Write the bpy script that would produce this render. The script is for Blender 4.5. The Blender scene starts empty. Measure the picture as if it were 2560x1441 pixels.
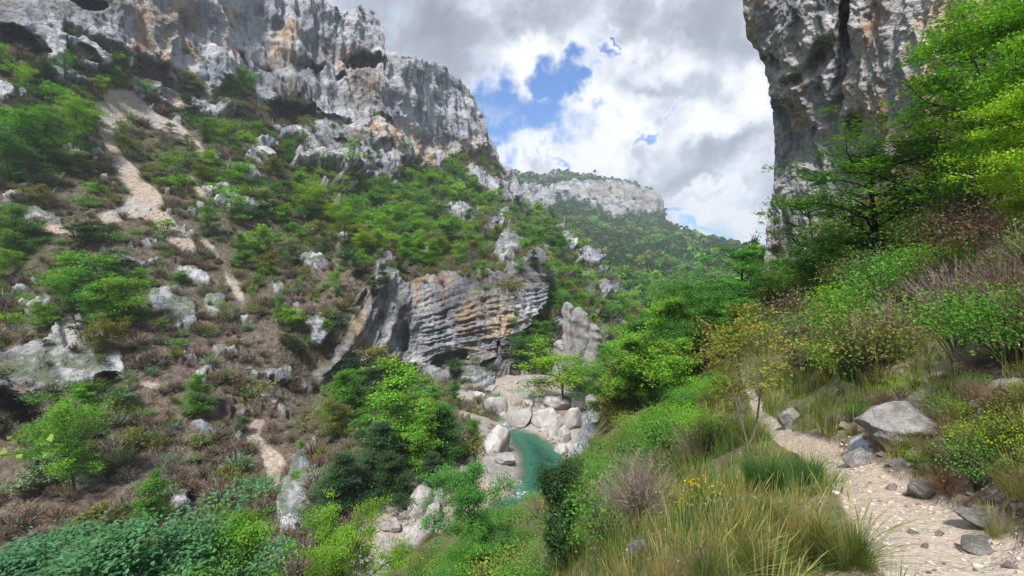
import bpy, math, random
import numpy as np
from mathutils import Vector, Euler
from mathutils.bvhtree import BVHTree

random.seed(7)
RNG = np.random.default_rng(7)
D = bpy.data
SC = bpy.context.scene
COL = SC.collection
F = 1074.0                    # focal length in photo pixels (2560 wide)
PITCH = math.atan(60.0 / F)   # camera looks slightly down: horizon 60 px above the centre
CP, SP = math.cos(PITCH), math.sin(PITCH)
WATER_Z = -31.0

# ------------------------------------------------------------------ sight lines
def ray(px, py):
    u = (np.asarray(px, float) - 1280.0) / F
    v = -(np.asarray(py, float) - 720.5) / F
    y = CP + v * SP
    z = v * CP - SP
    return u / y, z / y       # x and z per metre of depth

def at(px, py, Y):
    a, b = ray(px, py)
    return np.stack([a * Y, np.asarray(Y, float) * np.ones_like(a), b * Y], -1)

# ------------------------------------------------------------------ noise
_perm = RNG.permutation(256); _perm = np.concatenate([_perm, _perm, _perm])
_g = RNG.normal(size=(256, 3)); _g /= np.linalg.norm(_g, axis=1)[:, None]
def perlin(P):
    P = np.asarray(P, np.float32)
    sh = P.shape[:-1]; P = P.reshape(-1, 3)
    I = np.floor(P).astype(np.int64); f = P - I; I &= 255
    w = f * f * f * (f * (f * 6 - 15) + 10)
    g = _g.astype(np.float32)
    out = 0
    for dx in (0, 1):
        wx = w[:, 0] if dx else 1 - w[:, 0]
        A = _perm[I[:, 0] + dx]
        for dy in (0, 1):
            wy = w[:, 1] if dy else 1 - w[:, 1]
            B = _perm[A + I[:, 1] + dy]
            for dz in (0, 1):
                wz = w[:, 2] if dz else 1 - w[:, 2]
                G = g[_perm[B + I[:, 2] + dz]]
                d = G[:, 0] * (f[:, 0] - dx) + G[:, 1] * (f[:, 1] - dy) + G[:, 2] * (f[:, 2] - dz)
                out = out + wx * wy * wz * d
    return (out * 1.6).reshape(sh)
def fbm(P, octaves=4, gain=.5, lac=2.03):
    a, s, r = 1.0, 0.0, 0.0
    P = np.asarray(P, np.float32)
    for i in range(octaves):
        r = r + a * perlin(P + 17.3 * i); s += a
        a *= gain; P = P * lac
    return r / s
def ridged(P, octaves=4, gain=.5, lac=2.1):
    a, s, r = 1.0, 0.0, 0.0
    P = np.asarray(P, np.float32)
    for i in range(octaves):
        r = r + a * (1 - 2 * np.abs(perlin(P + 9.1 * i))); s += a
        a *= gain; P = P * lac
    return r / s
def smooth(a, b, x):
    t = np.clip((x - a) / (b - a), 0, 1); return t * t * (3 - 2 * t)
def interp(pts, x):
    p = np.array(pts, float); return np.interp(x, p[:, 0], p[:, 1])

# thin plate spline through hand measured (px, py, depth)
def tps(ctrl, PX, PY):
    c = np.array(ctrl, float); X = c[:, :2] / 1000; v = np.log(c[:, 2]); n = len(c)
    def U(r2): return np.where(r2 > 1e-12, r2 * np.log(np.maximum(r2, 1e-12)), 0)
    d = ((X[:, None] - X[None]) ** 2).sum(-1)
    A = np.zeros((n + 3, n + 3)); A[:n, :n] = U(d) + np.eye(n) * 2e-3
    A[:n, n] = 1; A[:n, n + 1:] = X; A[n, :n] = 1; A[n + 1:, :n] = X.T
    s = np.linalg.solve(A, np.concatenate([v, np.zeros(3)]))
    out = s[n] + s[n + 1] * PX / 1000 + s[n + 2] * PY / 1000
    for i in range(n):
        out = out + s[i] * U((PX / 1000 - X[i, 0]) ** 2 + (PY / 1000 - X[i, 1]) ** 2)
    return np.exp(out)

def poly_dist(poly, X, Y):
    """signed distance, positive inside"""
    P = np.array(poly, float); n = len(P)
    d = np.full(X.shape, 1e9); inside = np.zeros(X.shape, bool)
    for i in range(n):
        a = P[i]; b = P[(i + 1) % n]; e = b - a
        t = np.clip(((X - a[0]) * e[0] + (Y - a[1]) * e[1]) / max(e @ e, 1e-9), 0, 1)
        d = np.minimum(d, np.hypot(X - a[0] - t * e[0], Y - a[1] - t * e[1]))
        c = (a[1] > Y) != (b[1] > Y)
        if abs(e[1]) > 1e-9:
            inside ^= c & (X < e[0] * (Y - a[1]) / e[1] + a[0])
    return np.where(inside, d, -d)
def paint(polys, X, Y, edge=10, wob=None):
    m = np.zeros(X.shape)
    for p in polys:
        if len(p) == 5 and not isinstance(p[0], tuple):   # ellipse cx cy rx ry rot
            cx, cy, rx, ry, r = p; c, s = math.cos(math.radians(r)), math.sin(math.radians(r))
            dx, dy = X - cx, Y - cy
            q = np.hypot((dx * c + dy * s) / rx, (-dx * s + dy * c) / ry)
            d = (1 - q) * min(rx, ry)
        else:
            d = poly_dist(p, X, Y)
        if wob is not None: d = d + wob
        m = np.maximum(m, smooth(-edge * .5, edge * .5, d))
    return m

# ------------------------------------------------------------------ mesh + object helpers
def mesh_np(name, V, Fq, mats, cols=None, smooth_=True, mat_idx=None, attrs=None):
    """V (n,3); Fq (m,4) or (m,3) ints"""
    V = np.ascontiguousarray(V, np.float32); Fq = np.ascontiguousarray(Fq, np.int32)
    m = D.meshes.new(name); k = Fq.shape[1]
    m.vertices.add(len(V)); m.vertices.foreach_set('co', V.ravel())
    m.loops.add(Fq.size); m.loops.foreach_set('vertex_index', Fq.ravel())
    m.polygons.add(len(Fq)); m.polygons.foreach_set('loop_start', np.arange(0, Fq.size, k, dtype=np.int32))
    try: m.polygons.foreach_set('loop_total', np.full(len(Fq), k, np.int32))
    except Exception: pass
    if mat_idx is not None: m.polygons.foreach_set('material_index', np.asarray(mat_idx, np.int32))
    m.polygons.foreach_set('use_smooth', np.full(len(Fq), smooth_, bool))
    for mt in (mats if isinstance(mats, (list, tuple)) else [mats]): m.materials.append(mt)
    if cols is not None:
        c = np.ones((len(V), 4), np.float32); c[:, :cols.shape[1]] = cols
        at_ = m.attributes.new('col', 'FLOAT_COLOR', 'POINT'); at_.data.foreach_set('color', c.ravel())
    for an, av in (attrs or {}).items():
        c = np.ones((len(V), 4), np.float32); c[:, :av.shape[1]] = av
        at_ = m.attributes.new(an, 'FLOAT_COLOR', 'POINT'); at_.data.foreach_set('color', c.ravel())
    m.update(calc_edges=True)
    return m
def link(name, data, parent=None):
    o = D.objects.new(name, data); COL.objects.link(o)
    if parent is not None: o.parent = parent
    return o
def tag(o, label=None, cat=None, group=None, kind=None):
    if label: o['label'] = label
    if cat: o['category'] = cat
    if group: o['group'] = group
    if kind: o['kind'] = kind
    return o
def grid_faces(r, c):
    i = np.arange(r * c).reshape(r, c)
    return np.stack([i[:-1, :-1], i[1:, :-1], i[1:, 1:], i[:-1, 1:]], -1).reshape(-1, 4)

# ------------------------------------------------------------------ materials
class NT:
    def __init__(s, tree): s.t = tree; s.n = tree.nodes; s.l = tree.links
    def node(s, typ, **kw):
        n = s.n.new(typ)
        for k, v in kw.items():
            if k.startswith('in_'):
                key = k[3:]; key = int(key) if key.isdigit() else key
                s.put(n.inputs[key], v)
            else: setattr(n, k, v)
        return n
    def put(s, sock, v):
        if isinstance(v, bpy.types.NodeSocket): s.l.new(v, sock)
        else:
            if isinstance(v, tuple) and len(v) == 3 and getattr(sock, 'type', '') == 'RGBA': v = v + (1,)
            sock.default_value = v
    def math(s, op, a, b=0.0, c=None, clamp=False):
        n = s.n.new('ShaderNodeMath'); n.operation = op; n.use_clamp = clamp
        s.put(n.inputs[0], a); s.put(n.inputs[1], b)
        if c is not None: s.put(n.inputs[2], c)
        return n.outputs[0]
    def vmath(s, op, a, b=None, scale=None):
        n = s.n.new('ShaderNodeVectorMath'); n.operation = op
        s.put(n.inputs[0], a)
        if b is not None: s.put(n.inputs[1], b)
        if scale is not None: s.put(n.inputs['Scale'], scale)
        return n.outputs[0]
    def mix(s, f, a, b, typ='MIX'):
        n = s.n.new('ShaderNodeMix'); n.data_type = 'RGBA'; n.blend_type = typ; n.clamp_factor = True
        s.put(n.inputs[0], f)
        for k, v in ((6, a), (7, b)):
            if isinstance(v, (tuple, list)): v = tuple(v) + ((1,) if len(v) == 3 else ())
            s.put(n.inputs[k], v)
        return n.outputs[2]
    def ramp(s, f, stops):
        n = s.n.new('ShaderNodeValToRGB'); e = n.color_ramp.elements
        while len(e) < len(stops): e.new(.5)
        for el, (p, c) in zip(e, stops):
            el.position = p; el.color = (c, c, c, 1) if isinstance(c, (int, float)) else tuple(c) + (1,)
        s.put(n.inputs[0], f); return n.outputs[0]
    def step(s, x, a, b):
        n = s.n.new('ShaderNodeMapRange'); n.interpolation_type = 'SMOOTHSTEP'
        s.put(n.inputs[0], x); n.inputs[1].default_value = a; n.inputs[2].default_value = b
        return n.outputs[0]
    def noise(s, vec, scale, detail=4, rough=.55, dist=0.0, color=False):
        n = s.n.new('ShaderNodeTexNoise'); s.put(n.inputs['Vector'], vec)
        n.inputs['Scale'].default_value = scale; n.inputs['Detail'].default_value = detail
        n.inputs['Roughness'].default_value = rough; n.inputs['Distortion'].default_value = dist
        return n.outputs['Color' if color else 'Fac']
    def vor(s, vec, scale, feature='F1', out='Distance', rnd=1.0):
        n = s.n.new('ShaderNodeTexVoronoi'); n.feature = feature; s.put(n.inputs['Vector'], vec)
        n.inputs['Scale'].default_value = scale; n.inputs['Randomness'].default_value = rnd
        return n.outputs[out]
    def mapv(s, vec, sc):
        return s.vmath('MULTIPLY', vec, sc)
def new_mat(name):
    m = D.materials.new(name); m.use_nodes = True
    t = NT(m.node_tree); m.node_tree.nodes.clear()
    return m, t
def finish(t, col, rough=.9, bump=None, bump_dist=.1, bump_str=.6, spec=.2, extra=None):
    b = t.node('ShaderNodeBsdfPrincipled')
    t.put(b.inputs['Base Color'], col); t.put(b.inputs['Roughness'], rough)
    b.inputs['Specular IOR Level'].default_value = spec
    if bump is not None:
        bn = t.node('ShaderNodeBump'); bn.inputs['Strength'].default_value = bump_str
        bn.inputs['Distance'].default_value = bump_dist; t.put(bn.inputs['Height'], bump)
        t.l.new(bn.outputs[0], b.inputs['Normal'])
    o = t.node('ShaderNodeOutputMaterial'); t.l.new(b.outputs[0], o.inputs[0]); return b

def terrain_mat(name, sc, soil_a, soil_b, green_a, green_b, gsc=1.0, bump=1.0, pale=(.475, .48, .51), blue=(.23, .245, .295), scr=((.44, .34, .25), (.40, .385, .38)), ssc=None):
    """mask attribute: R rock, G scree, B orange stain; veg: R green cover, G strata band, B water streak; var: two broad patchinesses"""
    m, t = new_mat(name)
    g = t.node('ShaderNodeNewGeometry'); nrm = g.outputs['Normal']; pos = g.outputs['Position']
    def chans(nm):
        a = t.node('ShaderNodeAttribute', attribute_name=nm); sp = t.node('ShaderNodeSeparateColor'); t.l.new(a.outputs['Color'], sp.inputs[0]); return sp.outputs
    mk, vg, vr = chans('mask'), chans('veg'), chans('var')
    nA = t.noise(pos, .55 / sc, 6, .68)
    nB = t.noise(t.mapv(pos, (1.5 / sc, 1.5 / sc, .16 / sc)), 1, 4, .62)
    nC = t.noise(pos, 3.2 / sc, 4, .7)
    # limestone
    c = t.mix(t.step(t.math('ADD', nA, t.math('MULTIPLY', vr[0], .35)), .52, .80), blue, pale)
    sk = t.math('MULTIPLY', t.step(nB, .49, .62), t.step(vg[2], .38, .62))
    c = t.mix(t.math('MULTIPLY', sk, .80), c, (.10, .105, .125))
    c = t.mix(t.math('MULTIPLY', t.step(nB, .47, .33), .40), c, (.66, .64, .62))
    om = t.math('MULTIPLY', mk[2], t.step(t.math('ADD', nB, t.math('MULTIPLY', vr[1], .3)), .54, .74))
    c = t.mix(t.math('MULTIPLY', om, .85), c, t.mix(t.step(nA, .4, .62), (.42, .25, .13), (.56, .43, .29)))
    c = t.mix(t.math('MULTIPLY', vg[1], .55), c, (.11, .11, .12))
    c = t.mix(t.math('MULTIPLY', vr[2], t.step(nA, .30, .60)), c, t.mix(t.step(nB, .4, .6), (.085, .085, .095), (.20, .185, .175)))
    c = t.mix(t.math('MULTIPLY', t.step(nC, .50, .66), .38), c, (.10, .10, .11))
    sn = t.node('ShaderNodeSeparateXYZ'); t.l.new(nrm, sn.inputs[0])
    gcol = t.mix(t.step(nC, .35, .65), green_a, green_b)
    led = t.math('MULTIPLY', t.step(sn.outputs[2], .55, .85), t.step(vr[1], .45, .6))
    rock = t.mix(t.math('MULTIPLY', led, .7), c, gcol)
    # soil and leaf litter
    s1 = t.noise(pos, .9 * gsc, 6, .75)
    soil = t.mix(t.step(s1, .36, .66), soil_a, soil_b)
    soil = t.mix(t.math('MULTIPLY', t.step(s1, .60, .70), .5), soil, (.36, .33, .30))
    soil = t.mix(t.math('MULTIPLY', vg[0], t.step(t.math('ADD', s1, t.math('MULTIPLY', vr[1], .4)), .52, .78)), soil, gcol)
    # scree
    ssp = t.node('ShaderNodeSeparateColor'); t.l.new(t.vor(pos, ssc or 1.7 * gsc, 'F1', 'Color'), ssp.inputs[0])
    scree = t.mix(t.step(vr[0], .3, .7), scr[0], scr[1])
    scree = t.mix(.18 if ssc else .40, scree, t.mix(ssp.outputs[0], (.17, .155, .15), (.54, .49, .44)))
    scree = t.mix(t.math('MULTIPLY', t.step(s1, .5, .7), .4), scree, (.24, .19, .15))
    c = t.mix(mk[1], soil, scree)
    c = t.mix(mk[0], c, rock)
    h = t.math('ADD', nC, t.math('MULTIPLY', ssp.outputs[1], t.math('MULTIPLY', mk[1], .12)))
    finish(t, c, .92, h, bump_dist=.45 * sc * bump, bump_str=.8)
    return m

def leaf_mat(name, transl=.35, rough=.6, spec=.25):
    m, t = new_mat(name)
    oi = t.node('ShaderNodeObjectInfo')
    a = t.node('ShaderNodeAttribute', attribute_name='col')
    c = t.mix(1.0, oi.outputs['Color'], a.outputs['Color'], 'MULTIPLY')
    b = t.node('ShaderNodeBsdfPrincipled'); t.put(b.inputs['Base Color'], c); b.inputs['Roughness'].default_value = rough
    b.inputs['Specular IOR Level'].default_value = spec
    tr = t.node('ShaderNodeBsdfTranslucent'); t.put(tr.inputs[0], t.vmath('MULTIPLY', c, (1.5, 1.35, .7)))
    mx = t.node('ShaderNodeMixShader'); mx.inputs[0].default_value = transl
    t.l.new(b.outputs[0], mx.inputs[1]); t.l.new(tr.outputs[0], mx.inputs[2])
    o = t.node('ShaderNodeOutputMaterial'); t.l.new(mx.outputs[0], o.inputs[0])
    return m
def bark_mat(name, a, b, sc=6):
    m, t = new_mat(name)
    tc = t.node('ShaderNodeTexCoord').outputs['Object']
    n = t.noise(t.mapv(tc, (1, 1, .25)), sc, 6, .7)
    finish(t, t.mix(n, a, b), .95, n, .02, .7)
    return m
def boulder_mat(name, sc, tint=(1, 1, 1)):
    m, t = new_mat(name)
    tc = t.node('ShaderNodeTexCoord').outputs['Object']
    oi = t.node('ShaderNodeObjectInfo')
    p = t.vmath('ADD', tc, t.vmath('SCALE', t.node('ShaderNodeCombineXYZ', in_0=oi.outputs['Random'], in_1=oi.outputs['Random']).outputs[0], scale=37.0))
    n = t.noise(p, 1.2 / sc, 8, .65); n2 = t.noise(p, 6 / sc, 6, .7)
    c = t.mix(t.step(n, .35, .65), (.24, .23, .225), (.47, .455, .435))
    c = t.mix(t.math('MULTIPLY', t.step(n2, .52, .66), .55), c, (.14, .14, .14))
    cr = t.vor(t.vmath('ADD', p, t.vmath('SCALE', t.noise(p, 1.5 / sc, 3, color=True), scale=.6 * sc)), .8 / sc, 'DISTANCE_TO_EDGE')
    c = t.mix(t.math('MULTIPLY', t.math('MULTIPLY', t.step(cr, .03, .0), t.step(n, .45, .6)), .4), c, (.10, .095, .09))
    c = t.mix(1.0, c, oi.outputs['Color'], 'MULTIPLY')
    h = t.math('ADD', t.math('ADD', n, t.math('MULTIPLY', n2, .6)), t.math('MULTIPLY', t.step(cr, 0, .05), .1))
    finish(t, c, .9, h, .12 * sc, .9)
    return m

M = {}
M['slope'] = terrain_mat('hillside_rock_and_soil', 5.0, (.075, .058, .047), (.19, .15, .12), (.030, .058, .014), (.085, .125, .035), 1.0)
M['far'] = terrain_mat('far_hill_rock_and_wood', 26.0, (.05, .055, .03), (.10, .10, .06), (.022, .045, .018), (.055, .085, .03), .12, pale=(.36, .365, .39), blue=(.22, .235, .28))
M['near'] = terrain_mat('near_slope_soil', .8, (.11, .082, .058), (.30, .23, .165), (.05, .09, .02), (.12, .16, .045), 3.0, scr=((.50, .39, .29), (.47, .41, .34)), ssc=22, bump=.3)
M['wall'] = terrain_mat('right_wall_limestone', 2.0, (.060, .046, .036), (.155, .120, .094), (.030, .058, .014), (.085, .125, .035), 2.0, pale=(.55, .54, .53), blue=(.31, .31, .335))
M['leaf'] = leaf_mat('leaf', .35)
M['needle'] = leaf_mat('needle', .12)
M['grass'] = leaf_mat('grass_blade', .3)
M['twig'] = leaf_mat('twig', .0, .9, .1)
M['bark'] = bark_mat('bark', (.025, .02, .016), (.10, .085, .07))
M['bark_pale'] = bark_mat('pale_bark', (.10, .085, .07), (.26, .23, .20))
M['boulder'] = boulder_mat('boulder_limestone', 1.6)
M['stone'] = boulder_mat('stone_limestone', .35)

# ================================================================== TERRAIN
LAYERS = {}
def Yp(py): return -WATER_Z * F / (py - 660.0)
def normals_of(P):
    du = np.gradient(P, axis=1); dv = np.gradient(P, axis=0)
    n = np.cross(dv, du); n /= np.maximum(np.linalg.norm(n, axis=-1, keepdims=True), 1e-9)
    return n
class Layer: pass
def build_layer(name, PX, PY, Y, disp_fn, mask, veg, mat, top_rows=None, bottom_skirt=None, first_col=None, last_col=None, caves=(), soft=(1.0, .55), darkm=None):
    """PX,PY,Y grids (rows x cols)"""
    P = at(PX, PY, Y)
    N = normals_of(P)
    vs_ = max(1.0, float(np.median(Y)) / 30)
    bandm = veg[..., 1].copy()
    bb = P[..., 2] - .16 * P[..., 0] + .7 * fbm(P / 14, 2)
    bands = smooth(.02, .22, fbm(np.stack([bb * 1.1, P[..., 0] * .04, P[..., 1] * .04], -1), 3, .8)) * bandm
    veg = np.stack([veg[..., 0], bands, .5 + .8 * fbm(P / (5.0 * vs_), 3)], -1)
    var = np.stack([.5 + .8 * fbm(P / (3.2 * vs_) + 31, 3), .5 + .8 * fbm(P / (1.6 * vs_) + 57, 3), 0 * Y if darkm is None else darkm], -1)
    d = disp_fn(P, PX, PY, Y, mask)
    P = P + N * d[..., None]
    for cx, cy, rx, ry, rot, dep in caves:
        c, s = math.cos(math.radians(rot)), math.sin(math.radians(rot))
        dx, dy = PX - cx, PY - cy
        e = fbm(P / 4.0, 3) * .5
        q = np.hypot((dx * c + dy * s) / rx, (-dx * s + dy * c) / ry) + e
        m = smooth(soft[0], soft[1], q)
        P = P * (1 + (m * dep / np.maximum(Y, 1)))[..., None]
    L = Layer(); L.P = P.copy(); L.PX = PX; L.PY = PY; L.mask = mask; L.veg = veg; L.N = normals_of(P)
    r, c = PX.shape
    rows = [P]; mk = [np.concatenate([mask, var], -1)]; vg = [veg]
    if top_rows is not None:
        ex = top_rows(P[0]); rows.insert(0, ex); mk.insert(0, np.repeat(mk[0][:1], len(ex), 0)); vg.insert(0, np.repeat(veg[:1], len(ex), 0))
    if bottom_skirt is not None:
        ex = bottom_skirt(P[-1]); rows.append(ex); mk.append(np.repeat(mk[-1][-1:], len(ex), 0)); vg.append(np.repeat(veg[-1:], len(ex), 0))
    Pf = np.concatenate(rows); mk = np.concatenate(mk); vg = np.concatenate(vg)
    if first_col is not None:
        ex = first_col(Pf[:, 0]); k = ex.shape[1]
        Pf = np.concatenate([ex, Pf], 1)
        mk = np.concatenate([np.repeat(mk[:, :1], k, 1), mk], 1); vg = np.concatenate([np.repeat(vg[:, :1], k, 1), vg], 1)
    if last_col is not None:
        ex = last_col(Pf[:, -1]); k = ex.shape[1]
        Pf = np.concatenate([Pf, ex], 1)
        mk = np.concatenate([mk, np.repeat(mk[:, -1:], k, 1)], 1); vg = np.concatenate([vg, np.repeat(vg[:, -1:], k, 1)], 1)
    R, Cc = Pf.shape[:2]
    me = mesh_np(name, Pf.reshape(-1, 3), grid_faces(R, Cc), M[mat], attrs={'mask': mk[..., :3].reshape(-1, 3), 'var': mk[..., 3:].reshape(-1, 3), 'veg': vg.reshape(-1, 3)})
    o = link(name, me); tag(o, kind='structure')
    L.full = Pf; L.obj = o; LAYERS[name] = L
    return L
def back_over(steps, drop):
    def f(p0):
        out = []
        for k in steps[::-1]:
            q = p0 * (1 + k); q[:, 2] = p0[:, 2] - drop * k * np.abs(p0[:, 1])
            out.append(q)
        return np.array(out)
    return f
def skirt(n=3, dz=2.0, dy=.4):
    def f(p0):
        return np.array([p0 - np.array([0, dy * k, dz * k]) for k in range(1, n + 1)])
    return f
def strata(b, period, amp, sharp=3.0):
    return np.tanh(sharp * np.sin(2 * np.pi * b / period)) * amp

# ---------------- A: the far side of the gorge, from river to the big cliff
SKY_A = [(-420, -350), (650, -300), (740, -120), (790, -8), (803, 22), (838, 42), (880, 38), (930, 45), (953, 72), (960, 125), (985, 150), (1040, 157),
         (1085, 162), (1125, 195), (1165, 232), (1190, 270), (1204, 315), (1208, 352), (1225, 378), (1247, 412), (1268, 438), (1290, 478),
         (1330, 515), (1380, 550), (1430, 590), (1480, 640), (1530, 700), (1600, 770)]
BOT_A = [(-420, 1600), (850, 1600), (900, 1450), (950, 1260), (1100, 1195), (1200, 1150), (1236, 1090), (1232, 1055), (1180, 1030), (1181, 1000),
         (1200, 968), (1280, 945), (1400, 930), (1500, 900), (1600, 880)]
CT_A = [(-350, 1600, 33), (0, 1600, 34), (400, 1600, 35), (850, 1600, 35.4), (900, 1440, 41.5), (950, 1255, 56), (1100, 1192, 62.5), (1200, 1148, 68), (1235, 1085, 78),
        (1180, 1028, 90.5), (1190, 980, 104), (1280, 945, 116.5), (1400, 930, 123), (1500, 900, 138), (1600, 880, 151),
        (0, 1441, 40), (-350, 1000, 60), (0, 1200, 52), (0, 1000, 62), (0, 700, 85), (0, 500, 100), (0, 300, 118), (0, 100, 130), (0, -200, 150), (-350, 0, 120), (-350, 500, 95),
        (300, 1441, 40), (300, 1200, 54), (300, 1000, 66), (500, 980, 72), (300, 700, 88), (500, 700, 100), (280, 225, 148), (250, 400, 125), (400, 450, 128), (430, 600, 108),
        (700, 1200, 60), (740, 1320, 49), (600, 1441, 39.5), (500, 1200, 57), (700, 900, 85), (700, 700, 108), (600, 560, 125), (600, 450, 143), (800, 560, 160), (800, 500, 172), (900, 540, 185),
        (900, 1100, 62), (1050, 1080, 69), (1150, 1080, 74), (1050, 1170, 62), (850, 1250, 51), (800, 1441, 39), (1150, 1130, 67), (850, 985, 90), (1050, 965, 108), (780, 985, 87), (900, 735, 105), (960, 665, 113), (880, 620, 120), (860, 850, 97), (1000, 800, 111),
        (800, 780, 96), (1100, 710, 123), (1100, 900, 116), (1270, 935, 118), (1300, 710, 133), (1340, 650, 144), (1100, 625, 152), (1200, 620, 160), (1350, 850, 128), (1400, 800, 142), (1500, 800, 165),
        (1590, 850, 175), (1000, 520, 215), (1150, 470, 268), (1250, 490, 320), (1330, 530, 330), (1400, 580, 290), (1480, 650, 250), (1540, 730, 225), (1600, 790, 205), (1300, 600, 205), (1400, 680, 190),
        (1000, 430, 258), (1000, 220, 272), (960, 110, 270), (870, 170, 256), (1150, 400, 326), (1200, 310, 350), (1130, 215, 338), (1240, 425, 348), (790, 10, 250), (900, 55, 265),
        (700, 310, 206), (750, 400, 196), (900, 440, 216), (600, 290, 184), (600, 100, 212), (500, 200, 176), (450, 0, 182), (450, -220, 195), (200, 0, 148), (200, -220, 165), (780, -100, 256),
        (400, 250, 165), (320, 150, 156), (540, 285, 175)]
ROCK_A = [[(130, 25), (210, 95), (300, 125), (400, 165), (450, 200), (520, 240), (560, 215), (600, 205), (650, 260), (700, 250), (745, 270), (790, 330), (740, 385), (720, 420),
           (820, 432), (960, 468), (985, 455), (990, 395), (1050, 408), (1100, 415), (1150, 395), (1195, 372), (1230, 405), (1262, 470), (1240, 500), (1290, 520), (1330, 530),
           (1500, 300), (1200, -400), (-400, -500), (60, -60)],
          [(-300, -200), (130, 10), (155, 60), (165, 160), (160, 212), (135, 205), (115, 130), (60, 118), (0, 95), (-300, 60)],
          [(315, 200), (345, 192), (400, 215), (450, 232), (500, 250), (560, 270), (590, 290), (540, 290), (470, 275), (400, 262), (345, 228)],
          [(170, 110), (200, 95), (235, 130), (270, 165), (240, 178), (200, 160)],
          [(640, 250), (700, 240), (800, 310), (780, 360), (700, 350), (640, 305)],
          [(895, 735), (960, 690), (1000, 720), (1100, 692), (1250, 700), (1335, 650), (1350, 735), (1300, 830), (1285, 905), (1275, 950), (1200, 975), (1090, 965), (1040, 925), (960, 910), (880, 925), (775, 995), (795, 930), (850, 850)],
          [(738, 1150), (800, 1105), (795, 1200), (752, 1350), (700, 1400), (695, 1300)],
          [(-100, 890), (60, 880), (140, 850), (160, 800), (205, 800), (230, 870), (310, 890), (305, 945), (240, 955), (110, 985), (40, 960), (-100, 1000)],
          [(1180, 1000), (1210, 965), (1290, 940), (1420, 925), (1560, 900), (1420, 945), (1290, 985), (1200, 1040)],
          (590, 520, 42, 20, 5), (652, 385, 36, 30, 40), (235, 378, 15, 10, 0), (430, 775, 70, 42, 40), (545, 775, 30, 20, 50), (860, 610, 26, 24, 0), (795, 830, 20, 45, 10),
          (770, 655, 45, 16, 10), (1215, 590, 30, 10, 0), (1245, 570, 18, 8, 0), (1165, 545, 45, 14, 5), (1130, 470, 20, 9, 0), (1225, 470, 55, 26, 30), (615, 435, 30, 16, 20),
          (480, 690, 40, 14, 30), (130, 940, 20, 40, 10), (1500, 735, 40, 22, 20), (1450, 655, 22, 14, 0), (1480, 665, 12, 10, 0), (560, 1180, 26, 14, 40), (440, 1250, 36, 14, 35),
          (960, 700, 30, 55, 20), (1270, 640, 40, 30, 0), (1040, 650, 22, 8, 0), (975, 580, 22, 8, 0), (1400, 600, 10, 30, -30), (20, 235, 26, 16, 20), (100, 545, 40, 14, 20),
          (1330, 690, 30, 18, 0), (1240, 545, 22, 8, 0), (700, 725, 24, 9, 20), (250, 820, 14, 40, 0), (520, 1080, 26, 10, 20)]
SCREE_A = [[(222, 268), (270, 225), (330, 228), (390, 280), (450, 308), (508, 370), (522, 412), (505, 415), (478, 372), (440, 342), (390, 322), (340, 304), (302, 322), (290, 352), (312, 392),
            (342, 422), (372, 462), (412, 500), (408, 522), (450, 570), (482, 604), (500, 640), (470, 640), (430, 608), (380, 562), (330, 542), (270, 562), (240, 542), (300, 518), (330, 488), (290, 442), (265, 402), (258, 352), (235, 302)],
           [(478, 440), (500, 468), (520, 502), (498, 500), (485, 472)], [(488, 578), (530, 610), (562, 652), (545, 650), (500, 612)],
           [(1303, 535), (1320, 538), (1345, 588), (1392, 636), (1376, 640), (1330, 597)], [(1383, 668), (1410, 655), (1422, 682), (1394, 692)],
           [(640, 1048), (668, 1048), (645, 1090), (692, 1130), (722, 1160), (702, 1190), (692, 1230), (665, 1225), (665, 1180), (650, 1130), (598, 1096)],
           [(150, 780), (190, 800), (200, 860), (170, 880)], (140, 575, 40, 10, 10), (660, 985, 30, 8, 30), (590, 720, 12, 40, -30), (380, 965, 26, 8, 10), (1140, 1005, 60, 12, 0)]
ORANGE_A = [(420, 110, 60, 110, 0), (345, 90, 30, 60, 0), (450, 215, 26, 50, 0), (905, 200, 42, 60, 0), (935, 340, 45, 40, 0), (880, 170, 40, 30, 0), (1010, 370, 40, 45, 0), (1100, 395, 60, 28, 0), (1185, 365, 26, 24, 0),
            (1205, 800, 60, 50, 0), (1190, 900, 40, 30, 0), (870, 870, 30, 90, 20), (1150, 740, 120, 60, 0), (905, 800, 26, 80, 15), (400, 500, 40, 40, 45), (260, 350, 26, 90, -20), (1240, 760, 20, 60, 0), (560, 60, 30, 70, 0), (700, 120, 30, 50, 0)]
GREEN_A = [(700, 560, 180, 80, 20, .85), (560, 440, 150, 70, 30, .8), (380, 480, 90, 60, 40, .6), (90, 430, 150, 70, 0, .8), (60, 330, 190, 130, 0, 1.0), (260, 150, 190, 40, 30, .9), (620, 20, 150, 26, 0, .9), (400, 400, 90, 60, 40, .7), (560, 350, 120, 60, 30, .7), (760, 450, 190, 70, 15, .8), (1000, 560, 230, 110, 20, 1.0),
           (1150, 500, 240, 90, 20, 1.0), (1000, 640, 200, 70, 10, .7), (240, 720, 190, 90, 10, 1.0), (110, 520, 120, 70, 0, .6), (1380, 620, 160, 90, 35, 1.0), (640, 650, 130, 90, 0, .45), (50, 620, 120, 80, 0, .7),
           (1430, 780, 120, 90, 0, 1.0), (620, 210, 110, 40, 0, .9), (240, 860, 80, 70, 0, .5), (480, 390, 100, 60, 30, .6), (760, 880, 70, 60, 0, .3), (180, 1080, 150, 110, 0, .6), (980, 1060, 190, 110, 0, 1.0), (1330, 960, 120, 26, 0, .9)]
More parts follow.
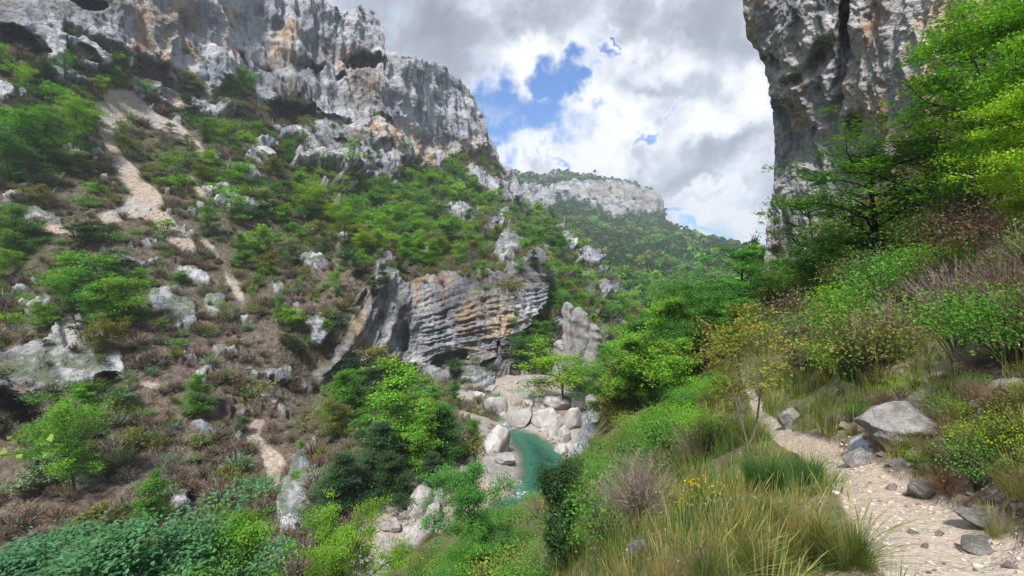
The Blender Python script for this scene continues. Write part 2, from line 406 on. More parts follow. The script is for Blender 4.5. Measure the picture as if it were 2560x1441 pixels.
def gsum(lst, X, Y):
    g = np.zeros(X.shape)
    for cx, cy, rx, ry, r, w in lst:
        c, s = math.cos(math.radians(r)), math.sin(math.radians(r)); dx, dy = X - cx, Y - cy
        g = np.maximum(g, w * np.exp(-1.2 * (((dx * c + dy * s) / rx) ** 2 + ((-dx * s + dy * c) / ry) ** 2)))
    return g

def make_A():
    pxs = np.arange(-400, 1600.1, 2.6); nr = 640
    t = np.linspace(0, 1, nr)[:, None]
    top = interp(SKY_A, pxs)[None]; bot = interp(BOT_A, pxs)[None]
    PX = np.repeat(pxs[None], nr, 0); PY = top + (bot - top) * t
    Y = tps(CT_A, PX, PY)
    n2 = np.stack([PX / 60, PY / 60, 0 * PX], -1)
    wob = fbm(n2, 5, .6) * 26
    rock = paint(ROCK_A, PX, PY, 8, wob)
    # extra scattered outcrops on the slope
    oc = fbm(at(PX, PY, Y) / np.array([7., 7., 5.]), 4, .6)
    oc = smooth(.22, .32, oc) * smooth(1300, 1100, PY) * .9
    scree = paint(SCREE_A, PX, PY, 7, wob * .35)
    oc *= (1 - scree)
    rock = np.maximum(rock * (1 - scree * (PY > 180)), oc * (fbm(n2 * .4 + 5, 3) > .0) * .9)
    orange = paint([(a, b, c * 1.15, d * 1.15, e) for a, b, c, d, e in ORANGE_A], PX, PY, 30, wob * 1.2)
    green = gsum(GREEN_A, PX, PY)
    st = np.maximum(smooth(1000, 1100, PX) * smooth(620, 700, PY), smooth(690, 740, PX) * smooth(390, 430, PY) * smooth(700, 480, PY) * .8)
    st = np.maximum(st, .3 * smooth(300, 200, PY) * 0 + .0)
    fold = smooth(1010, 960, PX) * smooth(760, 800, PX) * smooth(640, 700, PY)
    def disp(P, PX, PY, Y, mask):
        far = smooth(85, 190, Y)
        W = P + 3.0 * np.stack([fbm(P / 12, 3), fbm(P / 12 + 7, 3), fbm(P / 12 + 13, 3)], -1)
        c = far * (9.0 * fbm(P / np.array([34., 34., 60.]), 3) + 3.4 * ridged(W / np.array([14., 14., 26.]), 3, .4) + 1.4 * fbm(P / np.array([30., 30., 10.]), 3))
        c += (.32 + .7 * far) * (1.4 * ridged(W / np.array([4.2, 4.2, 8.0]), 3, .4)) + (.3 + .5 * far) * 1.2 * fbm(W / 1.7, 3)
        vf = far * fbm(W / np.array([6., 6., 60.]), 2) * 2.2 * smooth(500, 420, PY)
        c += vf
        b = P[..., 2] - .16 * P[..., 0] + .7 * fbm(P / 14, 3)
        sw = np.clip(st, 0, 1)
        hard = .5 + .5 * fbm(np.stack([b / 2.2, b * 0, b * 0], -1), 3)
        brk = smooth(-.25, .15, fbm(P / 4.5 + 3, 3))
        c += sw * (strata(b, 3.4, .30) * (.3 + .7 * brk) + strata(b + 1.1, 1.25, .26) * brk + .8 * hard + .55 * ridged(P / np.array([2.6, 2.6, 1.2]), 3) + 1.1 * fbm(P / np.array([5., 5., 9.]), 3))
        bf = .9 * P[..., 0] - .45 * P[..., 2] + 1.5 * fbm(P / 10, 3)
        c += fold * (strata(bf, 4.6, .9, 1.5) + strata(bf, 1.7, .35, 1.5) + .9 * ridged(P / np.array([3., 3., 6.]), 3))
        # horizontal ledges in the great cliff
        bl = P[..., 2] + 6 * fbm(P / 40, 2)
        c += far * strata(bl, 17, .5, 1.5) + far * 2.4 * ridged(W / np.array([7., 7., 40.]), 3, .5) * smooth(560, 900, PX)
        sl = .6 * fbm(P / 6, 4) * (1 - .8 * scree) + .28 * fbm(P / 1.1, 4, .6) * (1 - .6 * scree) + (2.5 * far) * fbm(P / 22, 3) * (1 - .6 * scree) + oc * (1.1 + .7 * fbm(P / 1.6, 3))
        m = mask[..., 0]
        return sl * (1 - m) + m * (c + 1.2)
    # sheer folds: a deep cleft and overhangs
    mask = np.stack([rock, scree, orange], -1)
    veg = np.stack([np.clip(green, 0, 1), st, 0 * st], -1)
    caves = [(712, 288, 92, 36, 4, 30), (905, 162, 54, 22, -5, 16), (850, 200, 16, 9, 0, 8), (862, 372, 40, 9, 4, 8), (925, 430, 22, 9, 0, 8), (40, 1040, 95, 62, 15, 13), (222, 18, 46, 20, 15, 16),
             (60, 118, 75, 20, 25, 14), (1125, 915, 46, 34, -10, 9), (1000, 850, 18, 50, 12, 3), (215, 150, 40, 12, 40, 6), (820, 305, 60, 14, 8, 8), (1225, 925, 30, 14, -20, 5), (940, 385, 26, 26, 0, 6),
             (950, 305, 26, 12, 20, 6), (780, 180, 30, 10, 0, 6), (1145, 650, 60, 8, 0, 2), (1310, 640, 14, 40, 0, 5), (270, 955, 40, 12, -10, 5), (1510, 715, 30, 8, 0, 4), (600, 170, 16, 40, 0, 6)]
    P_ = at(PX, PY, Y)
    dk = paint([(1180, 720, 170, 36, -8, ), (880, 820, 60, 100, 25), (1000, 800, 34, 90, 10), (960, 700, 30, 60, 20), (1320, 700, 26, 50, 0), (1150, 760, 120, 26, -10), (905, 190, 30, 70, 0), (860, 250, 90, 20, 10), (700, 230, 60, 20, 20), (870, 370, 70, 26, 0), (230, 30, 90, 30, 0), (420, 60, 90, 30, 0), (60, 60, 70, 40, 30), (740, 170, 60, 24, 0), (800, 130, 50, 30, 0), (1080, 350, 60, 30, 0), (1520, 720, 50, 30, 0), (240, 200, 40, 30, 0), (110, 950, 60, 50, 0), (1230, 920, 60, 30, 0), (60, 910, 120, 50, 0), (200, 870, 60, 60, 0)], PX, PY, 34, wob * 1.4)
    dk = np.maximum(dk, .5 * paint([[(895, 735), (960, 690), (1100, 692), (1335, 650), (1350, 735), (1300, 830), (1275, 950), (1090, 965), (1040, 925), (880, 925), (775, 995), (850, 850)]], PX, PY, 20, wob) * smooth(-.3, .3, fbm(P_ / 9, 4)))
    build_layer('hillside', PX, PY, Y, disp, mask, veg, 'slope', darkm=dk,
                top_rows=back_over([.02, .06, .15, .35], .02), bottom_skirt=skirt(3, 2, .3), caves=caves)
make_A()

# ---------------- B: far hill with the table cliff
SKY_B = [(1150, 470), (1240, 440), (1275, 434), (1330, 440), (1440, 438), (1530, 448), (1590, 462), (1602, 474), (1638, 486), (1648, 510), (1660, 552), (1682, 566), (1700, 575), (1760, 593), (1840, 612), (1950, 642), (2100, 680)]
CT_B = [(1150, 480, 1000), (1275, 440, 1150), (1450, 442, 1300), (1580, 458, 1300), (1640, 488, 1350), (1320, 480, 1060), (1450, 470, 1120), (1450, 520, 1080), (1580, 540, 1120), (1660, 552, 1200),
        (1700, 578, 1050), (1840, 614, 900), (2050, 665, 800), (1400, 560, 760), (1300, 560, 600), (1550, 600, 760), (1700, 640, 620), (1850, 660, 560), (1500, 680, 400), (1700, 710, 380), (1400, 700, 330),
        (1550, 770, 240), (1750, 800, 210), (1900, 800, 220), (1500, 1000, 150), (1800, 1000, 150), (2100, 1000, 160), (2100, 750, 400), (1150, 700, 400), (1150, 1000, 200), (1320, 530, 1000)]
def make_B():
    pxs = np.arange(1150, 2080, 2.6); nr = 240
    t = np.linspace(0, 1, nr)[:, None] ** 1.25
    top = interp(SKY_B, pxs)[None]; PX = np.repeat(pxs[None], nr, 0); PY = top + (900 - top) * t
    Y = tps(CT_B, PX, PY)
    n2 = np.stack([PX / 40, PY / 40, 0 * PX], -1); wob = fbm(n2, 5, .6) * 16
    rock = paint([[(1300, 470), (1360, 476), (1400, 466), (1450, 458), (1560, 459), (1600, 474), (1640, 486), (1700, 480), (1700, 556), (1662, 552), (1640, 545), (1600, 535), (1560, 543), (1530, 550), (1500, 530),
                   (1470, 522), (1440, 508), (1400, 512), (1380, 525), (1340, 520), (1310, 500)], (1695, 525 + 43, 8, 6, 0), (1720, 605, 4, 3, 0), (1410, 540, 10, 4, 0)], PX, PY, 6, wob * .5)
    led = smooth(.1, .25, fbm(np.stack([PX / 60, PY / 8, 0 * PX], -1), 4)) * (PY < 478) * (PX < 1560) * .7
    rock = np.maximum(rock, led)
    orange = paint([(1600, 500, 26, 45, 0), (1500, 490, 60, 26, 0), (1560, 490, 20, 30, 0)], PX, PY, 30, wob) * .45
    green = .55 + .45 * fbm(n2 * .6, 4) + smooth(620, 700, PY) * .4
    def disp(P, PX, PY, Y, mask):
        m = mask[..., 0]
        c = 16 * ridged(P / np.array([70., 70., 130.]), 4) + 8 * ridged(P / np.array([22., 22., 60.]), 3) + strata(P[..., 2] + 20 * fbm(P / 200, 2), 60, 4)
        s = 9 * fbm(P / 120, 5)
        return m * c + (1 - m) * s * smooth(200, 600, Y)
    cliff = rock * smooth(476, 500, PY)
    Y = Y - 0
    build_layer('far_hill', PX, PY, Y, disp, np.stack([rock, 0 * rock, orange], -1), np.stack([np.clip(green, 0, 1), 0 * rock, 0 * rock], -1), 'far',
                top_rows=back_over([.03, .1, .3, .8], .03))
make_B()

# ---------------- C: our own side: path, verge, slope down to the river, bank above the path
SKY_C = [(-700, 1640), (0, 1560), (400, 1530), (700, 1500), (900, 1455), (1000, 1400), (1100, 1330), (1200, 1285), (1300, 1250), (1380, 1215), (1430, 1180), (1460, 1080), (1480, 1000), (1540, 910), (1600, 850), (1680, 810), (1760, 812), (1850, 815), (1900, 785), (1930, 750),
         (2000, 715), (2080, 660), (2200, 590), (2400, 430), (2560, 300), (2800, 180), (3300, 60)]
CT_C = [(-700, 1640, 26), (0, 1560, 32), (400, 1530, 33), (700, 1500, 36), (900, 1460, 40.5), (1100, 1335, 48), (1300, 1252, 55), (1430, 1182, 62), (1460, 1080, 76), (1480, 1000, 95), (1600, 850, 120), (1680, 810, 110), (1760, 812, 95), (1850, 815, 62), (1930, 750, 55),
        (2000, 715, 44), (2200, 590, 34), (2400, 430, 27), (2560, 300, 23), (3300, 60, 14),
        (-700, 2400, 7), (0, 2400, 6), (700, 2400, 4.5), (1300, 2400, 2.4), (2000, 2400, 1.0), (2600, 2400, .95), (3300, 2400, .9), (2560, 1900, 1.4), (2000, 1900, 1.5), (3300, 1500, 1.8),
        (2560, 1441, 2.35), (2350, 1441, 2.35), (2250, 1300, 3.3), (2150, 1180, 4.9), (2080, 1120, 6.6), (2000, 1100, 8.0), (1950, 1080, 9.6), (1900, 1040, 12), (1885, 990, 15), (1860, 950, 20),
        (2100, 1441, 2.4), (1900, 1441, 2.5), (1700, 1441, 2.7), (1700, 1350, 3.8), (1850, 1250, 4.6), (1950, 1180, 6.2), (1850, 1120, 9), (1600, 1300, 7), (1550, 1441, 5), (1400, 1441, 9), (1200, 1441, 18), (1000, 1500, 30),
        (1400, 1350, 16), (1300, 1330, 28), (1500, 1200, 30), (1650, 1150, 18), (1750, 1050, 22), (1600, 1000, 55), (1500, 1100, 50), (1700, 900, 70), (1780, 850, 60), (1850, 830, 42),
        (1000, 1900, 10), (1500, 1900, 3.2), (400, 1900, 16), (0, 1900, 17), (400, 1700, 24), (-700, 1900, 15),
        (2300, 1150, 4.9), (2300, 1050, 6.1), (2450, 1200, 3.7), (2560, 1200, 3.2), (2560, 1000, 4.5), (2560, 800, 7.5), (2560, 600, 12), (2400, 900, 7.2), (2400, 700, 13), (2250, 900, 9), (2150, 1000, 8.6), (2100, 900, 13), (2050, 1020, 10),
        (2000, 900, 18), (2200, 750, 19), (2050, 780, 32), (3300, 800, 5), (3300, 400, 9), (2350, 560, 26), (2250, 1300, 3.3), (2400, 1350, 2.9)]
PATH_PX = [(1862, 948, 14), (1880, 985, 22), (1900, 1030, 34), (1945, 1082, 42), (2010, 1112, 60), (2085, 1150, 92), (2150, 1200, 128), (2230, 1290, 205), (2330, 1380, 290), (2440, 1480, 400), (2560, 1650, 560), (2620, 2400, 800)]  # x, y, half-width*2
def path_mask(PX, PY, wob=0):
    P = np.array(PATH_PX, float); best = np.full(PX.shape, -1e9)
    for i in range(len(P) - 1):
        a, b = P[i], P[i + 1]; e = b[:2] - a[:2]
        t = np.clip(((PX - a[0]) * e[0] + (PY - a[1]) * e[1]) / (e @ e), 0, 1)
        w = (a[2] + (b[2] - a[2]) * t) * .5
        d = np.hypot(PX - a[0] - t * e[0], (PY - a[1] - t * e[1]))
        best = np.maximum(best, 1 - d / w)
    return smooth(-.12, .12, best + wob)
ROCK_C = [(1490, 1010, 34, 30, 0), (1455, 1090, 30, 60, 20), (2075, 1150, 26, 8, 30), (2150, 1125, 30, 18, 20), (2540, 1000, 60, 40, 10)]
def make_C():
    pxs = np.concatenate([np.arange(-700, 900, 8), np.arange(900, 2600, 2.6), np.arange(2600, 3300, 10)]); nr = 560
    t = np.linspace(0, 1, nr)[:, None]
    t = .62 * t + .38 * t ** 3
    top = interp(SKY_C, pxs)[None]; PX = np.repeat(pxs[None], nr, 0); PY = top + (2400 - top) * t
    Y = tps(CT_C, PX, PY); Y = np.clip(Y, .7, 200)
    P0 = at(PX, PY, Y)
    wn = fbm(P0 / .8, 4)
    path = path_mask(PX, PY, wn * .28)
    rock = paint(ROCK_C, PX, PY, 8, wn * 14)
    stone = smooth(.12, .3, fbm(P0 / .9, 4, .6)) * smooth(2050, 2150, PX) * smooth(1300, 1000, PY) * .8
    scree = np.maximum(path, stone * .9)
    scree = np.maximum(scree, paint([(2290, 990, 70, 40, 40), (2230, 1060, 60, 30, 20), (2450, 1050, 50, 30, 0)], PX, PY, 10, wn * 60) * .9)
    green = np.clip(.75 - .6 * smooth(2100, 2250, PX) * smooth(800, 950, PY) + .5 * wn, 0, 1) * (1 - path)
    def disp(P, PX, PY, Y, mask):
        near = smooth(14, 7, Y)
        a = .16 * fbm(P / 1.3, 4) * smooth(2, 6, Y) + .05 * fbm(P / .35, 4) + .018 * ridged(P / .11, 3) * near
        a = a * (1 - .88 * path) - path * .05
        bank = smooth(2050, 2200, PX) * smooth(1200, 1000, PY)
        a = a + bank * .18 * ridged(P / .9, 4) + mask[..., 0] * 1.2 * ridged(P / 3, 4) * smooth(10, 40, Y)
        a = a + smooth(20, 60, Y) * 1.6 * fbm(P / 9, 4)
        return a
    build_layer('ground', PX, PY, Y, disp, np.stack([rock, scree * .85, stone * 0], -1), np.stack([green, 0 * green, 0 * green], -1), 'near',
                top_rows=lambda p0: np.array([p0 + np.array([-k * .2, k, -k * 1.1]) for k in (20, 12, 6, 3, 1.2)]),
                bottom_skirt=lambda p0: np.array([p0 + np.stack([0 * p0[:, 0], -k + 0 * p0[:, 0], -.02 * k + .0 * p0[:, 0]], -1) for k in (.15, .4, .8, 1.4, 2.2, 3.4, 5, 8, 12, 20, 35)]),
                last_col=lambda p: np.stack([p + np.array([k, .15 * k, .62 * k]) for k in (.3, .8, 1.6, 3, 5, 9, 16, 30)], 1))
    LAYERS['ground'].path = path
make_C()

# ---------------- E: the wall of rock standing over the path
XL_E = [(-420, 1850), (-100, 1862), (0, 1870), (80, 1877), (140, 1910), (200, 1934), (300, 1938), (400, 1943), (480, 1938), (530, 1922), (640, 1918), (700, 1908), (735, 1900), (800, 1975), (900, 2060)]
CT_E = [(1870, 0, 45), (1870, -400, 46), (1935, 300, 49), (1940, 480, 50), (1905, 720, 52), (1990, 780, 50), (2060, 880, 48), (2100, 300, 43), (2050, 100, 42), (2200, 650, 39), (2300, 200, 35), (2300, -300, 36), (2560, 0, 27), (2560, 400, 26),
        (3000, 200, 17), (3000, -300, 18), (3000, 800, 16), (2500, 800, 24), (2200, 400, 39.5), (2000, 600, 48.5)]
def make_E():
    pys = np.arange(-420, 900, 3.0); nc = 420
    t = np.linspace(0, 1, nc)[None] ** 1.15
    xl = interp(XL_E, pys)[:, None]; PY = np.repeat(pys[:, None], nc, 1); PX = xl + (3000 - xl) * t
    Y = tps(CT_E, PX, PY)
    n2 = np.stack([PX / 60, PY / 60, 0 * PX], -1); wob = fbm(n2, 5, .6) * 30
    orange = paint([(2015, 250, 26, 70, 0), (2180, 240, 60, 140, 15), (2150, 330, 50, 40, 0), (1890, 60, 26, 90, 0), (2180, 560, 90, 60, 0), (2300, 330, 90, 120, 0), (1955, 640, 30, 30, 0), (2450, 200, 160, 260, 0), (2200, 80, 40, 80, 10), (2260, 600, 200, 200, 0)], PX, PY, 40, wob * 1.5)
    def disp(P, PX, PY, Y, mask):
        W = P + 1.2 * np.stack([fbm(P / 4, 3), fbm(P / 4 + 7, 3), fbm(P / 4 + 13, 3)], -1)
        d = 1.6 * fbm(W / np.array([7., 7., 20.]), 3) + .95 * ridged(W / np.array([3.2, 3.2, 15.]), 3) + .42 * ridged(W / np.array([1.1, 1.1, 2.8]), 3) + .22 * fbm(W / .4, 3)
        # great crack and flakes
        d = d - 1.6 * smooth(14, 2, np.abs(PX - (2120 - (PY - 100) * .05) + wob * .6)) * smooth(330, 200, PY)
        d = d + 1.3 * smooth(0, 60, PX - (2035 + (PY - 200) * .02)) * 0
        return d
    one = np.ones(PX.shape)
    build_layer('right_cliff', PX, PY, Y, disp, np.stack([one, 0 * one, orange], -1), np.stack([.4 * one, 0 * one, 0 * one], -1), 'wall',
                last_col=lambda p: np.stack([p + np.array([k, -.3 * k, 0]) for k in (3, 8, 16)], 1),
                first_col=lambda p: np.stack([p * (1 + k) + np.stack([k * .25 * p[:, 1], 0 * p[:, 1], 0 * p[:, 1]], -1) for k in (.5, .25, .1, .03)], 1),
                soft=(1.25, .1), darkm=paint([(2200, 130, 120, 150, 20), (2030, 170, 60, 60, -30), (1960, 480, 20, 120, 0), (2230, 30, 90, 60, 0), (2120, 60, 18, 90, 0), (2000, 380, 14, 120, 0), (2190, 330, 20, 60, 20), (1955, 640, 20, 40, 0)], PX, PY, 60, wob * 1.6) * .15,
                caves=[(2062, 140, 58, 30, -50, 2.2), (2000, 190, 34, 14, -10, 1.2), (2165, 310, 40, 30, 60, 2.0), (1950, 630, 18, 18, 0, 1.2), (2120, 60, 16, 90, 2, 2.0)])
make_E()

# ---------------- D: river bed and water
RIVER_PX = [(850, 1700), (930, 1441), (1000, 1385), (1100, 1340), (1180, 1295), (1268, 1232), (1280, 1160), (1268, 1128), (1243, 1090), (1236, 1062), (1200, 1046), (1176, 1036), (1182, 1014), (1215, 1004), (1240, 1012), (1250, 1030), (1280, 1056), (1305, 1075), (1350, 1088), (1395, 1115), (1425, 1140), (1435, 1165), (1430, 1200), (1400, 1250), (1300, 1330), (1150, 1400), (1080, 1460), (1080, 1700)]
def make_D():
    xs = np.arange(-30, 60, .28); ys = np.arange(26, 165, .4)
    X, Yw = np.meshgrid(xs, ys)
    rp = [tuple(at(a, b, Yp(b))[:2]) for a, b in RIVER_PX]
    P = np.stack([X, Yw, 0 * X], -1)
    sd = poly_dist(rp, X, Yw) + .9 * fbm(P / 5, 4)          # + inside the river
    z = WATER_Z + .12 - .42 * sd
    z = np.where(sd > 0, np.maximum(WATER_Z + .12 - .42 * sd, WATER_Z - 2.2), WATER_Z + .12 + np.minimum(-sd * .35, 1.2 + (-sd) * .03))
    bar = np.zeros_like(sd)
    for a, b, rr in ((1380, 1040, 9), (1330, 985, 9), (1250, 985, 9), (1030, 1260, 8), (1000, 1330, 6), (1420, 1130, 5)):
        q = at(a, b, Yp(b)); bar = np.maximum(bar, smooth(rr * 1.6, rr, np.hypot(X - q[0], Yw - q[1])))
    z = z - smooth(-3, -9, sd) * 5 * (1 - bar)
    z = z + .35 * fbm(P / 3, 4) * smooth(-1, -4, sd) + .16 * ridged(P / 1.1, 3) * smooth(.5, -1.5, sd)
    V = np.stack([X, Yw, z], -1); r, c = X.shape
    wet = smooth(-.2, -1.2, sd)
    mk = np.stack([.35 * smooth(.0, .3, fbm(P / 6, 3)) * wet, np.ones_like(wet) * .95, .25 * wet], -1)
    vg = np.stack([smooth(-8, -14, sd), 0 * sd, .5 + 0 * sd], -1)
    o = link('riverbed', mesh_np('riverbed', V.reshape(-1, 3), grid_faces(r, c), M['bed'], attrs={'mask': mk.reshape(-1, 3), 'veg': vg.reshape(-1, 3), 'var': (.5 + .8 * np.stack([fbm(P / 6, 3), fbm(P / 3, 3), 0 * sd], -1)).reshape(-1, 3)}))
    tag(o, kind='structure')
    L = Layer(); L.full = V; LAYERS['riverbed'] = L
    # water
    W = np.stack([X, Yw, np.full_like(X, WATER_Z) + .02 * fbm(P / .8, 3)], -1)
    keep = np.zeros((r - 1, c - 1), bool); keep |= (sd[:-1, :-1] > -2.0)
    Fq = grid_faces(r, c)[keep.ravel()]
    used, inv = np.unique(Fq, return_inverse=True)
    dep = np.clip(WATER_Z - z, 0, 3)
    # white water where the stream drops between the stones
    foam = np.zeros_like(sd)
    for a, b, rx in ((1215, 1022, 3.2), (1270, 1070, 2.2), (1190, 1030, 2.5), (1010, 1430, 3.5), (975, 1441, 3.0), (1290, 1225, 1.0), (1300, 1250, 1.0)):
        q = at(a, b, Yp(b)); foam = np.maximum(foam, np.exp(-((X - q[0]) ** 2 + (Yw - q[1]) ** 2) / rx ** 2))
    cw = np.stack([dep, foam, 0 * dep], -1).reshape(-1, 3)[used]
    o = link('river', mesh_np('river', W.reshape(-1, 3)[used], inv.reshape(-1, 4), M['water'], attrs={'mask': cw}))
    tag(o, kind='structure')
M['bed'] = terrain_mat('river_gravel', 1.6, (.10, .08, .06), (.2, .17, .13), (.04, .08, .02), (.10, .15, .04), 1.6)
def water_mat():
    m, t = new_mat('river_water')
    pos = t.node('ShaderNodeNewGeometry').outputs['Position']
    a = t.node('ShaderNodeAttribute', attribute_name='mask'); sp = t.node('ShaderNodeSeparateColor'); t.l.new(a.outputs['Color'], sp.inputs[0])
    d = t.math('ADD', sp.outputs[0], t.math('MULTIPLY', t.math('SUBTRACT', t.noise(pos, .35, 4), .5), .9))
    c = t.mix(t.step(d, .1, .9), (.16, .17, .10), (.022, .11, .072))
    c = t.mix(t.step(d, .9, 2.1), c, (.006, .055, .042))
    f = t.math('MULTIPLY', sp.outputs[1], t.step(t.noise(t.mapv(pos, (1, 1, 1)), 1.6, 6, .75, .8), .46, .62))
    c = t.mix(f, c, (.75, .8, .8))
    b = t.node('ShaderNodeBsdfPrincipled'); t.put(b.inputs['Base Color'], c); t.put(b.inputs['Roughness'], t.math('ADD', .06, t.math('MULTIPLY', f, .7)))
    b.inputs['IOR'].default_value = 1.33
    bn = t.node('ShaderNodeBump'); bn.inputs['Distance'].default_value = .2; bn.inputs['Strength'].default_value = .8
    t.put(bn.inputs['Height'], t.noise(t.mapv(pos, (1, .6, 1)), 1.4, 5, .6, .5)); t.l.new(bn.outputs[0], b.inputs['Normal'])
    tr = t.node('ShaderNodeBsdfTransparent'); mx = t.node('ShaderNodeMixShader')
    t.put(mx.inputs[0], t.math('ADD', t.step(d, -.1, 1.1), f, clamp=True)); t.l.new(tr.outputs[0], mx.inputs[1]); t.l.new(b.outputs[0], mx.inputs[2])
    o = t.node('ShaderNodeOutputMaterial'); t.l.new(mx.outputs[0], o.inputs[0]); return m
M['water'] = water_mat()
make_D()

# a low plain under everything, out to the horizon
o = link('valley_floor', mesh_np('valley_floor', np.array([[-2900, -2900, -60], [2900, -2900, -60], [2900, 2900, -60], [-2900, 2900, -60]]), np.array([[0, 1, 2, 3]]), M['far'],
        attrs={'mask': np.zeros((4, 3)), 'veg': np.ones((4, 3))})); tag(o, kind='structure')

# ------------------------------------------------------------------ ray casts against the terrain
def make_bvh():
    vs, fs, off, own = [], [], 0, []
    for nm, L in LAYERS.items():
        st = 3 if nm in ('hillside', 'far_hill', 'riverbed') else 2
        G = L.full[::st, ::st]; r, c = G.shape[:2]
        vs.append(G.reshape(-1, 3)); f = grid_faces(r, c) + off; fs.append(f); off += r * c; own += [nm] * len(f)
    return BVHTree.FromPolygons(np.concatenate(vs).tolist(), np.concatenate(fs).tolist(), all_triangles=False), own
BVH, OWN = make_bvh()
def hit(px, py):
    a, b = ray(px, py); d = Vector((float(a), 1.0, float(b))).normalized()
    h = BVH.ray_cast(Vector((0, 0, 0)), d)
    if h[0] is None: return None, None, None
    return h[0], h[1], OWN[h[2]]
def drop(x, y, z):
    h = BVH.ray_cast(Vector((x, y, z)), Vector((0, 0, -1)))
    return h[0] if h[0] is not None else Vector((x, y, z - 8))

# ================================================================== PLANT MESHES
def unit(v): return v / np.maximum(np.linalg.norm(v, axis=-1, keepdims=True), 1e-9)
def tubes(lines, sides=5):
    """lines: list of (points (k,3), radii (k,))"""
    Vs, Fs, off = [], [], 0
    for pts, rad in lines:
        pts = np.asarray(pts, float); k = len(pts); T = unit(np.gradient(pts, axis=0))
        ref = np.array([1., 0, 0]) if abs(T[0, 0]) < .8 else np.array([0, 1., 0])
        A = unit(np.cross(T, ref)); B = np.cross(T, A)
        s = sides if rad[0] > .02 else 3
        an = np.arange(s) * 2 * np.pi / s
        ring = pts[:, None] + np.asarray(rad)[:, None, None] * (A[:, None] * np.cos(an)[None, :, None] + B[:, None] * np.sin(an)[None, :, None])
        Vs.append(ring.reshape(-1, 3))
        i = np.arange(k * s).reshape(k, s) + off; j = np.roll(i, -1, 1)
        Fs.append(np.stack([i[:-1], j[:-1], j[1:], i[1:]], -1).reshape(-1, 4)); off += k * s
    return np.concatenate(Vs), np.concatenate(Fs)
def leaves(C, size, rng, up=.8, asp=.6, bri=None, hue=.06, nrm=None):
    """one folded rhombus per centre"""
    n = len(C); size = np.broadcast_to(size, (n,))[:, None] * rng.uniform(.65, 1.3, (n, 1))
    N = rng.normal(size=(n, 3)) * (1 - up) * 1.3; N[:, 2] += up
    if nrm is not None: N = N + nrm
    N = unit(N); A = unit(np.cross(N, rng.normal(size=(n, 3)))); B = np.cross(N, A)
    V = np.stack([C - A * size * .5, C + B * size * asp * .5 + N * size * .08, C + A * size * .5 - N * size * .12, C - B * size * asp * .5 + N * size * .08], 1)
    b = rng.uniform(.72, 1.2, (n, 1)) * (1 if bri is None else bri[:, None])
    c = b * np.array([[1, 1, 1.]]) * (1 + rng.normal(size=(n, 1)) * hue * np.array([[1.3, .25, .6]]))
    return V.reshape(-1, 3), np.arange(4 * n).reshape(n, 4), np.repeat(np.clip(c, .1, 2), 4, 0)
def curve(p, d, L, n, rng, bend=.25, lift=.0):
    pts = [p]; d = unit(d)
    for i in range(n):
        d = unit(d + rng.normal(size=3) * bend + np.array([0, 0, lift])); pts.append(pts[-1] + d * L / n)
    return np.array(pts)

def tree_mesh(seed, h=10, R=4, cb=.25, limbs=12, subs=6, tips=4, per=24, leaf=.3, spread=(.5, .2), top=1.0, up_ang=.5, stems=1, trunk_r=.2, up=.8, prof=None, asp=.6, hole=.15, droop=.02):
    rng = np.random.default_rng(seed); lines = []; T = []; br = []
    prof = prof or (lambda t: math.sqrt(max(.05, 1 - (2 * t - .85) ** 2 / 1.35)))
    ga = rng.uniform(0, 6.28)
    for s in range(stems):
        a0 = rng.uniform(0, 6.28); lean = (.0 if stems == 1 else .28)
        d0 = np.array([math.cos(a0) * lean, math.sin(a0) * lean, 1])
        tr = curve(np.array([0., 0, -.03 * h]), d0, h * .92 * rng.uniform(.85, 1), 8, rng, .10, .15)
        rr = trunk_r * (1 if stems == 1 else .6)
        lines.append((tr, rr * np.linspace(1, .12, 9)))
        nl = max(3, limbs // stems)
        for i in range(nl):
            t = (i + rng.uniform(.1, .9)) / nl; z = cb + (1 - cb) * t
            k = z * 8; i0 = min(int(k), 7); p = tr[i0] + (tr[i0 + 1] - tr[i0]) * (k - i0)
            ga += 2.4 + rng.normal() * .35; L = R * prof(t) * rng.uniform(.72, 1.12)
            el = up_ang * (1 - t * .2) + t * .35 * up_ang + rng.normal() * .12
            d = np.array([math.cos(ga) * math.cos(el), math.sin(ga) * math.cos(el), math.sin(el)])
            lb = curve(p, d, L, 5, rng, .16, -droop); r0 = rr * .5 * (1 - .75 * z)
            lines.append((lb, r0 * np.linspace(1, .25, 6)))
            cbri = rng.uniform(.82, 1.12)
            for j in range(subs):
                u = (j + 1.0) / subs * 4.6 + .3; j0 = min(int(u), 4); q = lb[j0] + (lb[j0 + 1] - lb[j0]) * (u - j0)
                sd = unit(lb[j0 + 1] - lb[j0] + rng.normal(size=3) * np.array([.9, .9, .35])); sl = L * rng.uniform(.22, .42)
                sb = curve(q, sd, sl, 3, rng, .2, .0); lines.append((sb, r0 * .32 * np.linspace(1, .3, 4)))
                for _ in range(tips):
                    if rng.random() < hole: continue
                    e = sb[rng.integers(1, 4)] + rng.normal(size=3) * np.array([.13, .13, .06]) * L
                    lines.append((np.array([sb[2], (sb[2] + e) / 2 + rng.normal(size=3) * .02 * L, e]), r0 * .12 * np.array([1, .7, .4])))
                    T.append(e); br.append(cbri * rng.uniform(.85, 1.12))
        if top: T.append(tr[-1]); br.append(1.1)
    T = np.array(T); br = np.array(br)
    n = (rng.poisson(per, len(T))).clip(1)
    C = np.repeat(T, n, 0); m = len(C); off = rng.normal(size=(m, 3)) * np.array([spread[0], spread[0], spread[1]])
    C = C + off
    V, Fq, c = leaves(C, leaf, rng, up, asp, np.repeat(br, n))
    tv, tf = tubes(lines, 6)
    return (tv, tf), (V, Fq, c)
